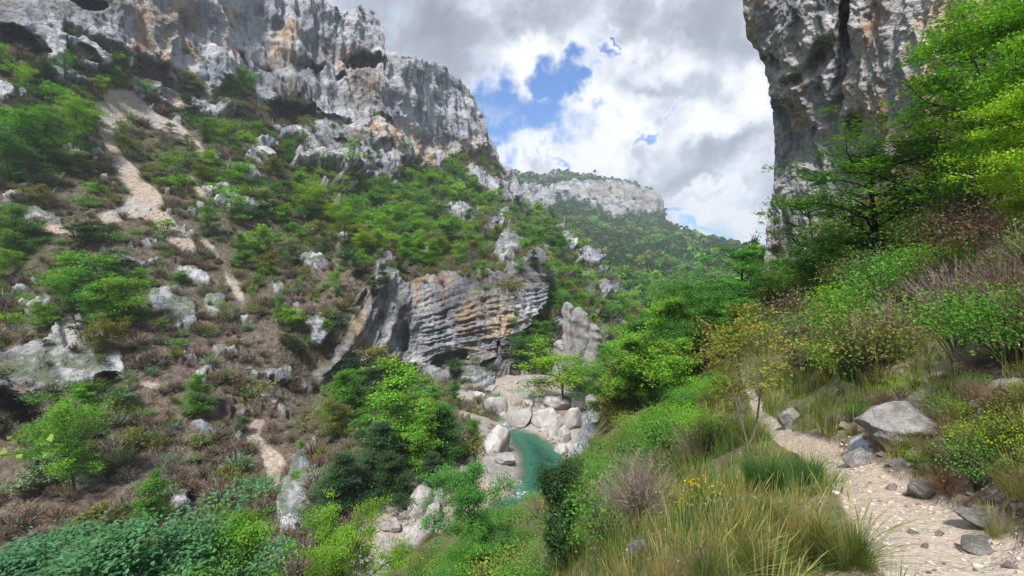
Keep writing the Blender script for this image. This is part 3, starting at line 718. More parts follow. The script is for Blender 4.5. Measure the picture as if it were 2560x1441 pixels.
def shrub_mesh(seed, n=500, leaf=.16, h=1.5, r=1.1, clumps=22, up=.6, stems=8, sw=.018):
    rng = np.random.default_rng(seed)
    a = rng.uniform(0, 6.28, clumps); rr = np.sqrt(rng.uniform(0, 1, clumps)) * r * .8; z = h * (.35 + .6 * rng.uniform(0, 1, clumps) * (1 - (rr / r) ** 2 * .6))
    T = np.stack([np.cos(a) * rr, np.sin(a) * rr, z], -1); i = rng.integers(0, clumps, n)
    C = T[i] + rng.normal(size=(n, 3)) * np.array([.24, .24, .15]) * r; C[:, 2] = np.maximum(C[:, 2], .03)
    b = rng.uniform(.75, 1.15, clumps)[i]
    V, Fq, c = leaves(C, leaf, rng, up, .62, b)
    lines = [(np.array([[rng.normal() * .05, rng.normal() * .05, -.15], T[k] * np.array([.4, .4, .5]) + rng.normal(size=3) * .05, T[k]]), sw * h * np.array([1, .7, .35])) for k in range(min(stems, clumps))]
    tv, tf = tubes(lines, 4)
    return (tv, tf), (V, Fq, c)
def twigs_mesh(seed, n=120, h=1.6, r=1.0, w=.022, leafy=60, leaf=.1):
    """bare shrub: a spray of branching twigs and a few dry leaves"""
    rng = np.random.default_rng(seed); Vs, c = [], []
    a = rng.uniform(0, 6.28, n); rr = rng.uniform(.1, 1, n) * r; L = rng.uniform(.35, 1, n)
    B = np.stack([np.cos(a) * rr * .25, np.sin(a) * rr * .25, rng.uniform(0, .35, n) * h], -1)
    E = np.stack([np.cos(a) * rr, np.sin(a) * rr, h * L * (1 - .35 * (rr / r) ** 2)], -1) + rng.normal(size=(n, 3)) * .12
    dirn = unit(E - B); S = unit(np.cross(dirn, rng.normal(size=(n, 3)))) * w * rng.uniform(.6, 1.5, (n, 1))
    V1 = np.stack([B - S, B + S, E + S * .4, E - S * .4], 1)
    m = n * 2; k = rng.integers(0, n, m); t = rng.uniform(.4, .95, (m, 1)); Q = B[k] + (E - B)[k] * t
    d2 = unit(dirn[k] + rng.normal(size=(m, 3)) * .7 + np.array([0, 0, .25])); E2 = Q + d2 * rng.uniform(.15, .42, (m, 1)) * h * .6
    S2 = unit(np.cross(d2, rng.normal(size=(m, 3)))) * w * .6
    V2 = np.stack([Q - S2, Q + S2, E2 + S2 * .4, E2 - S2 * .4], 1)
    V = np.concatenate([V1, V2]).reshape(-1, 3); q = len(V) // 4
    col = np.repeat(rng.uniform(.6, 1.3, (q, 1)), 3, 1)
    Lc = np.concatenate([E2, E])[rng.integers(0, n + m, leafy)] + rng.normal(size=(leafy, 3)) * .08
    lv, lf, lc = leaves(Lc, leaf, rng, .4, .6)
    return np.concatenate([V, lv]), np.concatenate([np.arange(4 * q).reshape(q, 4), lf + 4 * q]), np.concatenate([np.repeat(col, 4, 0), lc])
def blades_mesh(seed, n=500, h=.6, r=.22, w=.005, lean=.5, tan=.35, heads=0, seg=4, col_g=(1, 1, 1), col_t=(3.4, 2.15, 2.5), wind=(.0, .0)):
    """tuft of long curved blades, some dry; heads = seed heads"""
    rng = np.random.default_rng(seed)
    a = rng.uniform(0, 6.28, n); rb = np.sqrt(rng.uniform(0, 1, n)) * r * .45
    base = np.stack([np.cos(a) * rb, np.sin(a) * rb, np.full(n, -.04)], -1)
    L = h * rng.uniform(.45, 1.1, n); out = rng.uniform(.05, 1, n) ** 1.2 * lean
    hx, hy = np.cos(a + rng.normal(size=n) * .5) * out + wind[0], np.sin(a + rng.normal(size=n) * .5) * out + wind[1]
    isT = rng.random(n) < tan
    hd = np.zeros(n, bool); hd[:heads] = True; isT |= hd; L[hd] = h * rng.uniform(1.1, 1.55, heads); 
    ts = np.linspace(0, 1, seg + 1); Vs = []
    side = np.stack([-np.sin(a + 1), np.cos(a + 1), 0 * a], -1)
    for t in ts:
        p = base + np.stack([hx * L * t ** 1.7, hy * L * t ** 1.7, L * (t - .38 * (hx ** 2 + hy ** 2) * t ** 2.2)], -1)
        ww = w * (1 - .85 * t) * np.where(hd, .7, 1)
        if t > .7: ww = np.where(hd, w * 1.9 * (1.1 - t) / .3, ww)
        Vs.append(np.stack([p - side * ww[:, None], p + side * ww[:, None]], 1))
    V = np.stack(Vs, 1)                                    # n, seg+1, 2, 3
    i = np.arange(n * (seg + 1) * 2).reshape(n, seg + 1, 2)
    Fq = np.stack([i[:, :-1, 0], i[:, :-1, 1], i[:, 1:, 1], i[:, 1:, 0]], -1).reshape(-1, 4)
    c = np.where(isT[:, None], np.array(col_t)[None], np.array(col_g)[None]) * rng.uniform(.7, 1.25, (n, 1))
    return V.reshape(-1, 3), Fq, np.repeat(c, (seg + 1) * 2, 0)
def scaled(V, k): return V * k

_ico = {}
def ico(sub):
    if sub not in _ico:
        import bmesh
        bm = bmesh.new(); bmesh.ops.create_icosphere(bm, subdivisions=sub, radius=1); bm.verts.ensure_lookup_table()
        _ico[sub] = (np.array([v.co for v in bm.verts]), np.array([[v.index for v in f.verts] for f in bm.faces])); bm.free()
    return _ico[sub]
def rock_mesh(seed, sub=4, cuts=9, rough=.16, strat=0.0, sx=1, sy=1, sz=1):
    rng = np.random.default_rng(seed); V, Fq = ico(sub); V = V.copy()
    V *= np.array([sx, sy, sz])
    for _ in range(cuts):                                  # flat broken faces
        n = unit(rng.normal(size=3) * np.array([1, 1, .8])); d = rng.uniform(.45, .82) * np.linalg.norm(n * np.array([sx, sy, sz]))
        e = V @ n - d; V = V - np.where(e[:, None] > 0, e[:, None] * n * .98, 0)
    N = unit(V); o = rng.uniform(0, 50, 3)
    V = V + N * (rough * (1.3 * fbm(V * 1.1 + o, 3) + .5 * ridged(V * 2.6 + o, 3))[:, None])
    if strat: V = V * (1 + strat * np.array([1, 1, 0]) * np.tanh(2 * np.sin(V[:, 2:3] * 14 / sz * 1.0 + 2 * fbm(V * 1.3 + o, 2)[:, None] + V[:, :1] * 2)))
    return V, Fq

M['bark_dark'] = bark_mat('dark_bark', (.012, .010, .008), (.05, .042, .035))
# prototypes -------------------------------------------------------
P_TREE, P_SHRUB, P_BARE = {}, {}, {}
def reg(kind, tr, cr, leafm, barkm='bark'):
    t = mesh_np(kind + '_trunk', tr[0], tr[1], M[barkm]); c = mesh_np(kind + '_crown', cr[0], cr[1], M[leafm], cr[2], smooth_=False)
    P_TREE.setdefault(kind, []).append((t, c))
    return t, c
def joined(kind, store, tr, cr, leafm, barkm='bark'):
    n = len(tr[0]); V = np.concatenate([tr[0], cr[0]]); 
    Fq = np.concatenate([tr[1], cr[1] + n]); mi = np.concatenate([np.zeros(len(tr[1])), np.ones(len(cr[1]))])
    c = np.concatenate([np.ones((n, 3)), cr[2]])
    store.setdefault(kind, []).append(mesh_np(kind, V, Fq, [M[barkm], M[leafm]], c, smooth_=False, mat_idx=mi))
RAW = {}
for s in range(4):
    a, b = tree_mesh(100 + s, leaf=.30, R=(3.6, 4.3, 3.9, 4.6)[s], per=24, cb=(.22, .3, .15, .2)[s]); reg('broad', a, b, 'leaf')
for s in range(3):
    a, b = tree_mesh(110 + s, leaf=.27, R=(3.0, 2.7, 3.3)[s], per=24, cb=.12, limbs=19, subs=6, tips=4, prof=lambda t: 1.08 - .72 * t, spread=(.42, .2), up_ang=.35, hole=.12); reg('tall', a, b, 'leaf')
for s in range(3):
    a, b = tree_mesh(120 + s, leaf=.34, R=(4.8, 5.4, 5.0)[s], per=22, cb=.3, spread=(.62, .16), up=.9, limbs=13, up_ang=.32, hole=.1); reg('tiered', a, b, 'leaf')
for s in range(3):
    a, b = tree_mesh(140 + s, leaf=.155, R=(4.4, 5.0, 4.6)[s], per=95, limbs=16, subs=7, tips=5, spread=(.36, .15), up=.75, cb=.18, hole=.28, up_ang=.45); reg('near', a, b, 'leaf')
for s in range(3):
    a, b = tree_mesh(150 + s, leaf=.21, R=(4.6, 4.2, 5.0)[s], per=38, limbs=15, subs=6, tips=4, spread=(.34, .10), up=.85, cb=.26, hole=.26, up_ang=.5, trunk_r=.26); reg('airy', a, b, 'leaf', 'bark_dark')
for s in range(2):
    a, b = tree_mesh(160 + s, leaf=.2, R=4.6, per=9, limbs=16, subs=7, tips=4, spread=(.26, .18), up=.6, cb=.2, hole=.1, stems=3, trunk_r=.14, up_ang=.7); reg('sparse', a, b, 'leaf', 'bark_pale')
for s in range(2):
    a, b = tree_mesh(180 + s, leaf=.36, R=3.4, per=26, limbs=18, subs=6, tips=4, spread=(.42, .12), up=.85, asp=.25, cb=.12, up_ang=.1, prof=lambda t: 1.08 - .85 * t); reg('pine', a, b, 'needle')
for s in range(2):
    a, b = tree_mesh(200 + s, leaf=.30, R=2.9, per=80, limbs=17, subs=4, tips=4, spread=(.30, .42), up=.3, asp=.32, cb=.25, hole=.38, up_ang=1.0, prof=lambda t: random.uniform(.5, 1.3) * (.6 + .5 * math.sin(min(1, t * 1.05) * 2.8)), trunk_r=.14); reg('juniper', a, b, 'needle')
for s in range(3):
    a, b = tree_mesh(220 + s, leaf=.62, R=(3.8, 4.6, 4.2)[s], per=9, limbs=10, subs=4, tips=4, spread=(.6, .3), up=.75); joined('small_tree', P_SHRUB, a, b, 'leaf'); RAW.setdefault('small_tree', []).append((a, b))
for s in range(2):
    a, b = tree_mesh(240 + s, leaf=.6, R=2.8, per=9, limbs=12, subs=4, tips=3, spread=(.5, .22), up=.8, asp=.3, prof=lambda t: 1.08 - .85 * t, up_ang=.1); joined('small_pine', P_SHRUB, a, b, 'needle')
for s in range(4):
    a, b = shrub_mesh(300 + s, n=520); joined('shrub', P_SHRUB, a, b, 'leaf')
for s in range(3):
    a, b = shrub_mesh(320 + s, n=4200, leaf=.062, clumps=60, stems=30, h=1.5, r=1.0, up=.5); joined('near_shrub', P_SHRUB, a, b, 'leaf')
for s in range(3):
    a, b = shrub_mesh(330 + s, n=1300, leaf=.07, clumps=60, stems=46, sw=.009, h=1.6, r=1.0, up=.5); joined('open_shrub', P_SHRUB, a, b, 'leaf')
for s in range(4):
    V, Fq, c = twigs_mesh(400 + s); P_BARE.setdefault('bare', []).append(mesh_np('bare_shrub', V, Fq, M['twig'], c, smooth_=False))
for s in range(3):
    V, Fq, c = twigs_mesh(410 + s, n=420, w=.007, leafy=260, leaf=.05, h=1.6, r=1.1); P_BARE.setdefault('near_bare', []).append(mesh_np('bare_shrub', V, Fq, M['twig'], c, smooth_=False))
for s in range(2):
    V, Fq, c = blades_mesh(500 + s, 1700, 1.0, .75, .0055, .55, .06, 0); P_BARE.setdefault('broom', []).append(mesh_np('broom', V, Fq, M['grass'], c, smooth_=False))
for s in range(3):
    V, Fq, c = blades_mesh(510 + s, 1500, .62, .34, .0024, .75, .42, 40, seg=5, wind=(-.12, .0)); P_BARE.setdefault('tussock', []).append(mesh_np('tussock', V, Fq, M['grass'], c, smooth_=False))
for s in range(2):
    V, Fq, c = blades_mesh(520 + s, 420, .62, .42, .0026, .55, .8, 60, seg=5, wind=(.1, .0)); P_BARE.setdefault('dry_grass', []).append(mesh_np('dry_grass', V, Fq, M['grass'], c, smooth_=False))
P_ROCK = {}
for s in range(7):
    V, Fq = rock_mesh(600 + s, 4, 15, .085, sz=(.8, .7, .9, .6, .75, .85, .65)[s]); P_ROCK.setdefault('boulder', []).append(mesh_np('boulder', V, Fq, M['boulder']))
for s in range(5):
    V, Fq = rock_mesh(620 + s, 3, 11, .09, sz=.65); P_ROCK.setdefault('stone', []).append(mesh_np('stone', V, Fq, M['stone']))

# ================================================================== PLACING
GREENS = {'bright green': (.172, .37, .034), 'yellow-green': (.25, .42, .03), 'mid green': (.11, .285, .04), 'dark green': (.036, .085, .028), 'deep green': (.055, .17, .032), 'sage green': (.19, .27, .145), 'olive': (.17, .19, .045), 'blue-green': (.095, .25, .115), 'ochre green': (.29, .29, .05), 'brown': (.165, .125, .085), 'reddish brown': (.175, .12, .085), 'grey-brown': (.20, .165, .135)}
LM = [  # landmarks for the labels: name, px, py
    ('the long scree chute', 300, 400), ('the fan of scree', 300, 250), ('the big arched cave', 708, 300), ('the pale slope boulder', 590, 520), ('the upper left crag', 80, 120), ('the main cliff foot', 500, 320),
    ('the overhanging orange cave', 905, 190), ('the cliff prow', 1190, 420), ('the terraced rock wall', 850, 430), ('the slanting folded slab', 880, 850), ('the banded river cliff', 1150, 820), ('the lower left cave', 60, 1020),
    ('the white rock rib', 740, 1250), ('the small lower scree', 670, 1120), ('the short grey chute', 1340, 590), ('the river pool', 1320, 1150), ('the twin rock spires', 1430, 800), ('the river cliff shelf', 1100, 650),
    ('the far left crag', 150, 850), ('the brown brushy hollow', 450, 900), ('the brushy chute side', 450, 620), ('the far mesa foot', 1500, 600), ('the river boulders', 1350, 1040), ('the lone teal tree', 495, 980),
    ('the mid slope outcrop', 430, 775), ('the path bend', 1930, 1060), ('the overhanging right wall', 1990, 500), ('the big flat boulder', 2285, 1075), ('the right gorge rim', 1750, 700)]
def near_text(px, py):
    d = [math.hypot(px - a, py - b) for _, a, b in LM]; i = int(np.argmin(d)); n, a, b = LM[i]
    if d[i] < 32: return 'right at ' + n
    dx, dy = px - a, py - b; far = ''
    if abs(dx) > 2.0 * abs(dy): return far + ('right of ' if dx > 0 else 'left of ') + n
    if abs(dy) > 2.0 * abs(dx): return far + ('below ' if dy > 0 else 'above ') + n
    return far + ('below and ' if dy > 0 else 'above and ') + ('right of ' if dx > 0 else 'left of ') + n
def jitter(c, k=.12):
    f = random.uniform(1 - k, 1 + k); return (c[0] * f * random.uniform(.9, 1.1), c[1] * f, c[2] * f * random.uniform(.85, 1.15), 1)
USED = {}
PLACED = []
def put_tree(kind, p, h, color, name='tree', label=None, cat='tree', group=None, var=None, rz=None, wid=1.0, jit=.12):
    """a tree made of two parts, trunk and crown"""
    pr = P_TREE[kind]; t, c = pr[(var if var is not None else random.randrange(len(pr))) % len(pr)]
    e = link(name, None); e.empty_display_size = .2; s = h / 10.0
    e.location = p; e.scale = (s * wid, s * wid, s); e.rotation_euler = (0, 0, rz if rz is not None else random.uniform(0, 6.28))
    a = link('trunk', t, e); b = link('crown', c, e)
    b.color = jitter(GREENS[color] if isinstance(color, str) else color, jit)
    tag(e, label, cat, group); PLACED.append((p[0], p[1], p[2], h)); return e
def put_one(store, kind, p, s, color, name, label, cat, group=None, wid=1.0, var=None, jit=.15, up=None, rz=None):
    pr = store[kind]; o = link(name, pr[(var if var is not None else random.randrange(len(pr))) % len(pr)])
    o.location = p; o.scale = (s * wid, s * wid, s); o.rotation_euler = (0, 0, rz if rz is not None else random.uniform(0, 6.28))
    o.color = jitter(GREENS[color] if isinstance(color, str) else color, jit); tag(o, label, cat, group); return o
def at_px(px, py, sink=.0):
    p, n, own = hit(px, py)
    return p
def size_word(h):
    return 'small' if h < 4 else 'medium' if h < 8 else 'tall'

# ---- trees picked out one by one on the far slope: px, top, base, kind, colour, label, width
T1 = [
 (1000, 872, 1185, 'tall', (.20, .43, .04), 'tallest bright green tree of the dark grove left of the river pool', 1.15),
 (1050, 985, 1190, 'tall', 'bright green', 'bright green lower tree in front of the tallest grove tree', 1.0),
 (872, 905, 1060, 'tall', 'mid green', 'round mid green tree at the foot of the slanting folded slab', 1.3),
 (828, 985, 1110, 'broad', 'olive', 'olive tinged tree at the left end of the riverside grove', 1.1),
 (1118, 975, 1160, 'tall', 'deep green', 'blue tinted green tree at the right end of the riverside grove', 1.2),
 (1180, 1030, 1115, 'broad', 'mid green', 'small light green tree at the water side of the grove', .9),
 (925, 1010, 1235, 'pine', 'dark green', 'dark conifer below the round tree in the riverside grove', 1.4),
 (850, 1080, 1290, 'pine', 'dark green', 'lowest and widest dark conifer of the riverside grove', 1.5),
 (990, 1090, 1255, 'pine', 'dark green', 'dark conifer under the tallest bright tree of the grove', 1.5),
 (1085, 1100, 1215, 'pine', 'dark green', 'dark conifer at the lower right of the grove', 1.5),
 (945, 888, 1010, 'pine', 'dark green', 'dark conifer between the round tree and the tallest bright tree', 1.3),
 (1135, 885, 965, 'broad', 'dark green', 'dark ivy covered tree against the cave of the banded cliff', 1.0),
 (805, 455, 575, 'tiered', 'yellow-green', 'largest yellow-green tree standing out in mid slope', 1.15),
 (862, 500, 605, 'tiered', 'yellow-green', 'yellow-green tree just right of the largest yellow-green one', .9),
 (870, 545, 612, 'pine', 'dark green', 'flat topped dark pine in front of the yellow-green trees', 1.6),
 (905, 575, 650, 'broad', 'yellow-green', 'yellow-green tree at left end of the row above the river cliff', 1.0),
 (955, 560, 640, 'broad', 'bright green', 'bright tree second from left in the row above the river cliff', 1.1),
 (1015, 575, 655, 'tall', 'bright green', 'bright tree in the middle of the row above the river cliff', 1.3),
 (1046, 585, 668, 'tall', 'bright green', 'bright leaning tree right of the middle of the cliff top row', 1.1),
 (1082, 592, 676, 'tall', 'bright green', 'slim bright tree beside a dark shrub on the cliff top', 1.1),
 (1116, 602, 642, 'pine', 'dark green', 'dark round pine beside the slim bright cliff top tree', 1.5),
 (1170, 560, 625, 'broad', 'bright green', 'bright tree near the right end of the cliff top row', 1.2),
 (1208, 640, 695, 'broad', 'bright green', 'bright tree hanging on the edge of the banded river cliff', 1.0),
 (1125, 545, 600, 'broad', 'mid green', 'green tree behind the cliff top row', 1.2),
 (960, 648, 715, 'pine', 'dark green', 'dark holm oak on top of the folded rib', 1.2),
 (932, 682, 748, 'broad', 'dark green', 'dark ivy bush on the crest of the slanting slab', 1.0),
 (890, 640, 700, 'broad', 'dark green', 'dark bush in the notch left of the folded rib', 1.0),
 (733, 618, 672, 'broad', 'dark green', 'dark round evergreen in the mid slope brush', 1.3),
 (613, 578, 672, 'tall', 'mid green', 'pale leaning green tree below the pale slope boulder', 1.2),
 (520, 500, 592, 'broad', 'mid green', 'green tree left of the pale boulder with its trunk showing', 1.1),
 (843, 675, 742, 'broad', 'bright green', 'small bright tree on the brushy slope left of the folded rib', .9),
 (696, 735, 800, 'broad', 'mid green', 'small green tree right of the outcrop in mid slope', .9),
 (630, 710, 765, 'broad', 'bright green', 'slim pale green tree just right of the mid slope outcrop', .7),
 (820, 790, 828, 'broad', 'bright green', 'tiny bright tree beside the slanting folded slab', 1.2),
 (495, 920, 1042, 'tall', 'mid green', 'lone teal green tree in the brown hollow', 1.25),
 (190, 948, 1235, 'tiered', 'bright green', 'tall tree with a bare straight trunk in the lower left', .6),
 (120, 1010, 1190, 'broad', 'mid green', 'darker tree left of the tall bare trunked one', 1.1),
 (185, 650, 800, 'tiered', 'mid green', 'wide green tree on the left above the far left crag', 1.1),
 (300, 662, 835, 'broad', 'bright green', 'largest dense bright tree above the far left crag', 1.15),
 (240, 690, 820, 'broad', 'mid green', 'green tree between the two wide trees above the left crag', 1.1),
 (262, 790, 930, 'broad', 'olive', 'olive tree hanging over the edge of the far left crag', 1.0),
 (45, 505, 640, 'broad', 'mid green', 'green tree by the left picture edge below the crag slope', 1.2),
 (5, 600, 715, 'broad', 'bright green', 'bright tree cut by the left edge at mid height', 1.0),
 (45, 250, 420, 'broad', 'mid green', 'large green tree of the clump left of the scree fan', 1.2),
 (115, 260, 430, 'tiered', 'mid green', 'middle green tree of the clump left of the scree fan', 1.0),
 (190, 255, 375, 'broad', 'bright green', 'bright tree of the clump touching the scree fan', 1.1),
 (20, 330, 470, 'broad', 'deep green', 'deep green tree at the left edge beside the scree clump', 1.2),
 (288, 158, 222, 'broad', 'bright green', 'bright tree just above the top of the scree fan', 1.1),
 (255, 188, 238, 'broad', 'yellow-green', 'yellow-green tree above and left of the scree fan top', 1.2),
 (176, 132, 205, 'broad', 'mid green', 'slim green tree right of the upper left crag pillar', .8),
 (70, 165, 245, 'broad', 'bright green', 'bright tree below the cave of the upper left crag', 1.1),
 (118, 155, 225, 'broad', 'dark green', 'dark evergreen against the upper left crag pillar', 1.2),
 (8, 105, 190, 'broad', 'bright green', 'bright tree in the top left corner below the crag cave', 1.2),
 (508, 290, 355, 'broad', 'mid green', 'green tree right of the upper scree fan edge', 1.2),
 (575, 190, 262, 'broad', 'dark green', 'dark clump of evergreen at the main cliff foot', 1.4),
 (622, 165, 240, 'broad', 'mid green', 'green tree right of the dark clump at the main cliff foot', 1.2),
 (690, 205, 262, 'pine', 'dark green', 'dark pine on the ledge above the big arched cave', 1.2),
 (690, 362, 415, 'pine', 'dark green', 'dark pine right below the big arched cave', 1.3),
 (1395, 555, 625, 'broad', 'mid green', 'olive green tree right of the short grey chute', 1.3),
 (1335, 612, 675, 'pine', 'dark green', 'dark pine left of the short grey chute foot', 1.2),
 (1370, 640, 690, 'broad', 'bright green', 'bright green tree at the foot of the short grey chute', 1.1),
 (1300, 640, 690, 'broad', 'mid green', 'green tree at right end of the banded cliff top', 1.0),
 (845, 14, 46, 'pine', 'dark green', 'larger dark pine against the sky on the cliff rim', 1.1),
 (908, 27, 50, 'pine', 'dark green', 'smaller dark pine against the sky on the cliff rim', 1.1),
 (1335, 768, 870, 'tall', 'mid green', 'pointed green tree beside the end of the banded cliff', 1.2),
 (1298, 830, 935, 'broad', 'deep green', 'deep green tree at the lower right corner of the banded cliff', 1.2),
 (1348, 850, 935, 'tall', 'deep green', 'deep green tree left of the yellow-green riverside tree', 1.3),
 (1388, 715, 790, 'broad', 'mid green', 'green tree above and left of the twin rock spires', 1.3),
 (1345, 720, 795, 'tall', 'mid green', 'green tree in the gully right of the banded cliff', 1.3),
 (1450, 725, 790, 'broad', 'bright green', 'bright tree behind the top of the twin rock spires', 1.3),
 (1500, 740, 800, 'broad', 'mid green', 'green tree right of the twin rock spires', 1.3),
 (1372, 790, 870, 'tall', 'mid green', 'green tree touching the left foot of the rock spires', 1.2),
 (1408, 862, 1018, 'tiered', 'yellow-green', 'yellow-green tiered tree standing over the river boulders', 1.5),
]
for px, tp, bs, kind, colr, lab, wd in T1:
    p = at_px(px, bs)
    if p is None: continue
    h = (bs - tp) / F * p[1] * 1.02
    own = 'tree'
    put_tree(kind, p - Vector((0, 0, .2)), h, colr, 'pine_tree' if kind == 'pine' else 'tree', lab, 'pine' if kind == 'pine' else 'tree', wid=wd * .78)

# ---- trees on our own side: px, top, depth, kind, colour, width, label
T2 = [
 (1452, 905, 84, 'broad', 'mid green', .9, 'green tree just right of the yellow-green riverside tree'),
 (1835, 606, 42, 'airy', (.09, .27, .04), 1.3, 'big deep green tree rising highest beside the right wall'),
 (1765, 680, 38, 'near', (.08, .25, .04), 1.0, 'deep green tree just left of the highest one by the wall'),
 (1888, 588, 62, 'broad', 'blue-green', .6, 'thin bluish tree top against the sky by the right wall'),
 (1725, 700, 50, 'near', 'mid green', 1.1, 'green tree left of the big deep green tree'),
 (1705, 840, 34, 'broad', 'bright green', 1.0, 'round bright green tree below the big deep green one'),
 (1640, 760, 66, 'broad', 'mid green', 1.0, 'green tree high on the wooded near bank'),
 (1580, 800, 78, 'broad', 'bright green', 1.0, 'bright tree on the wooded near bank facing the spires'),
 (1530, 850, 84, 'broad', 'mid green', 1.0, 'green tree at the left end of the wooded near bank'),
 (2070, 470, 33, 'airy', 'mid green', .9, 'green tree with thin limbs in front of the right wall'),
 (2215, 318, 23, 'airy', (.085, .25, .03), 1.1, 'dark trunked tree leaning over the slope before the right wall'),
 (2430, 20, 19, 'airy', (.11, .31, .03), 1.0, 'tallest leafy tree on the right slope'),
 (2640, -120, 13, 'near', (.17, .40, .03), .8, 'light green tree leaning in from the top right corner'),
 (2660, 190, 9, 'near', (.25, .44, .03), .9, 'yellow-green tree at the right picture edge'),
 (2330, 190, 21, 'airy', (.10, .28, .03), .95, 'leafy tree between the dark trunked tree and the tallest one'),
 (2130, 560, 26, 'airy', (.09, .25, .035), .9, 'low spreading tree below the dark trunked tree'),
 (2580, 300, 14, 'airy', (.22, .40, .03), .9, 'yellowish leafy tree low at the right picture edge'),
 (2420, 420, 17, 'airy', (.13, .33, .03), .8, 'small leafy tree under the tallest one on the right slope'),
 (2035, 560, 31, 'broad', 'deep green', .7, 'ivy dark column of leaves against the right wall foot'),
 (1200, 1152, 15, 'near', (.10, .30, .07), .75, 'teal green tree in front of the pool bottom'),
 (1190, 1330, 11, 'near', 'mid green', .7, 'green tree low in front of the teal green one'),
 (180, 1335, 15, 'near', 'blue-green', 1.5, 'wide blue-green tree crown in the bottom left corner'),
 (350, 1350, 17, 'near', 'blue-green', 1.2, 'blue-green tree crown right of the corner one'),
 (-60, 1350, 15, 'near', 'blue-green', 1.2, 'blue-green tree crown cut by the left edge'),
 (560, 1318, 18, 'near', 'bright green', .8, 'bright lime tree crown at the bottom left of centre'),
 (850, 1245, 23, 'near', 'bright green', .62, 'light green tree crown below the white rock rib'),
]
for px, tp, Yd, kind, colr, wd, lab in T2:
    q = Vector(at(px, tp, Yd)); g = drop(q[0], q[1], q[2]); h = max(1.5, q[2] - g[2]) * 1.04
    put_tree(kind, g - Vector((0, 0, .15)), h, colr, 'tree', lab, 'tree', wid=wd * (1 if h < 9 else 9 / h))
# slim olive tree with open branches beside the path, junipers
def by_drop(px, tp, Yd): 
    q = Vector(at(px, tp, Yd)); g = drop(q[0], q[1], q[2]); return g, q[2] - g[2]
p = at_px(1900, 1108); put_tree('sparse', p - Vector((.25, 0, 0)), 335 / F * p[1] * 1.05, 'ochre green', 'tree', 'slim open branched ochre leaved tree beside the path bend', 'tree', wid=1.2, var=0)
g, h = by_drop(1400, 1148, 8.5); put_tree('juniper', g, h * 1.03, 'dark green', 'juniper', 'dark juniper standing at bottom centre before the pool', 'juniper', wid=.9)

# ---- scattered plants: sampled over the real surface area, then split into single things and the mass behind them
def sample(L, dens, n, power=.6):
    P = L.P; c = P[1:-1, 1:-1]
    du = P[1:-1, 2:] - P[1:-1, :-2]; dv = P[2:, 1:-1] - P[:-2, 1:-1]
    area = np.linalg.norm(np.cross(du, dv), axis=-1) / 4
    w = area * dens[1:-1, 1:-1] / np.maximum(c[..., 1], 5) ** power; w = np.nan_to_num(w).ravel()
    idx = RNG.choice(len(w), size=n, p=w / w.sum(), replace=True)
    r, cc = np.unravel_index(idx, c.shape[:2])
    jit = RNG.uniform(-.5, .5, (n, 2, 1))
    Pp = c[r, cc] + du[r, cc] * .5 * jit[:, 0] + dv[r, cc] * .5 * jit[:, 1]
    return Pp, L.PX[1:-1, 1:-1][r, cc], L.PY[1:-1, 1:-1][r, cc], r + 1, cc + 1
def visible(p, tol=.985):
    v = Vector(p); d = v.length; h = BVH.ray_cast(Vector((0, 0, 0)), v / d)
    return h[0] is None or h[3] > d * tol
def proj(p):
    x, y, z = p; yy = y * CP - z * SP; zz = z * CP + y * SP
    return 1280 + F * x / yy, 720.5 - F * zz / yy
def merge(name, protos, pts, sc, rz, colors, mats, label, cat=None, lift=0.0):
    """many plants as one mesh; protos: list of (V, Fq, c, mi)"""
    Vs, Fs, Cs, Ms, off = [], [], [], [], 0
    k = RNG.integers(0, len(protos), len(pts))
    for j, (V, Fq, c, mi) in enumerate(protos):
        ii = np.where(k == j)[0]
        if len(ii) == 0: continue
        co, si = np.cos(rz[ii])[:, None], np.sin(rz[ii])[:, None]
        X = V[None, :, 0] * co - V[None, :, 1] * si; Yv = V[None, :, 0] * si + V[None, :, 1] * co; Z = np.repeat(V[None, :, 2], len(ii), 0)
        W = np.stack([X * sc[ii, :1], Yv * sc[ii, :1], Z * sc[ii, 1:]], -1) + pts[ii][:, None]
        Vs.append(W.reshape(-1, 3)); n = len(V)
        Fs.append((Fq[None] + (np.arange(len(ii)) * n)[:, None, None]).reshape(-1, 4) + off); off += n * len(ii)
        cc = np.where((mi_v(mi, Fq, n) > 0)[None, :, None], c[None] * colors[ii][:, None], c[None]); Cs.append(cc.reshape(-1, 3)); Ms.append(np.tile(mi, len(ii)))
    me = mesh_np(name, np.concatenate(Vs), np.concatenate(Fs), mats, np.concatenate(Cs), smooth_=False, mat_idx=np.concatenate(Ms))
    o = link(name, me); o.color = (1, 1, 1, 1); tag(o, label, cat, None, 'stuff'); return o
def mi_v(mi, Fq, n):
    v = np.zeros(n); v[Fq.ravel()] = np.repeat(mi, 4); return v
def raw_of(me):
    n = len(me.vertices); V = np.zeros(n * 3, np.float32); me.vertices.foreach_get('co', V)
    m = len(me.polygons); Fq = np.zeros(m * 4, np.int32); me.loops.foreach_get('vertex_index', Fq)
    mi = np.zeros(m, np.int32); me.polygons.foreach_get('material_index', mi)
    if len(me.materials) == 1: mi[:] = 1
    c = np.ones((n, 4), np.float32)
    if 'col' in me.attributes: b = np.zeros(n * 4, np.float32); me.attributes['col'].data.foreach_get('color', b); c = b.reshape(-1, 4)
    return V.reshape(-1, 3), Fq.reshape(-1, 4), c[:, :3], mi
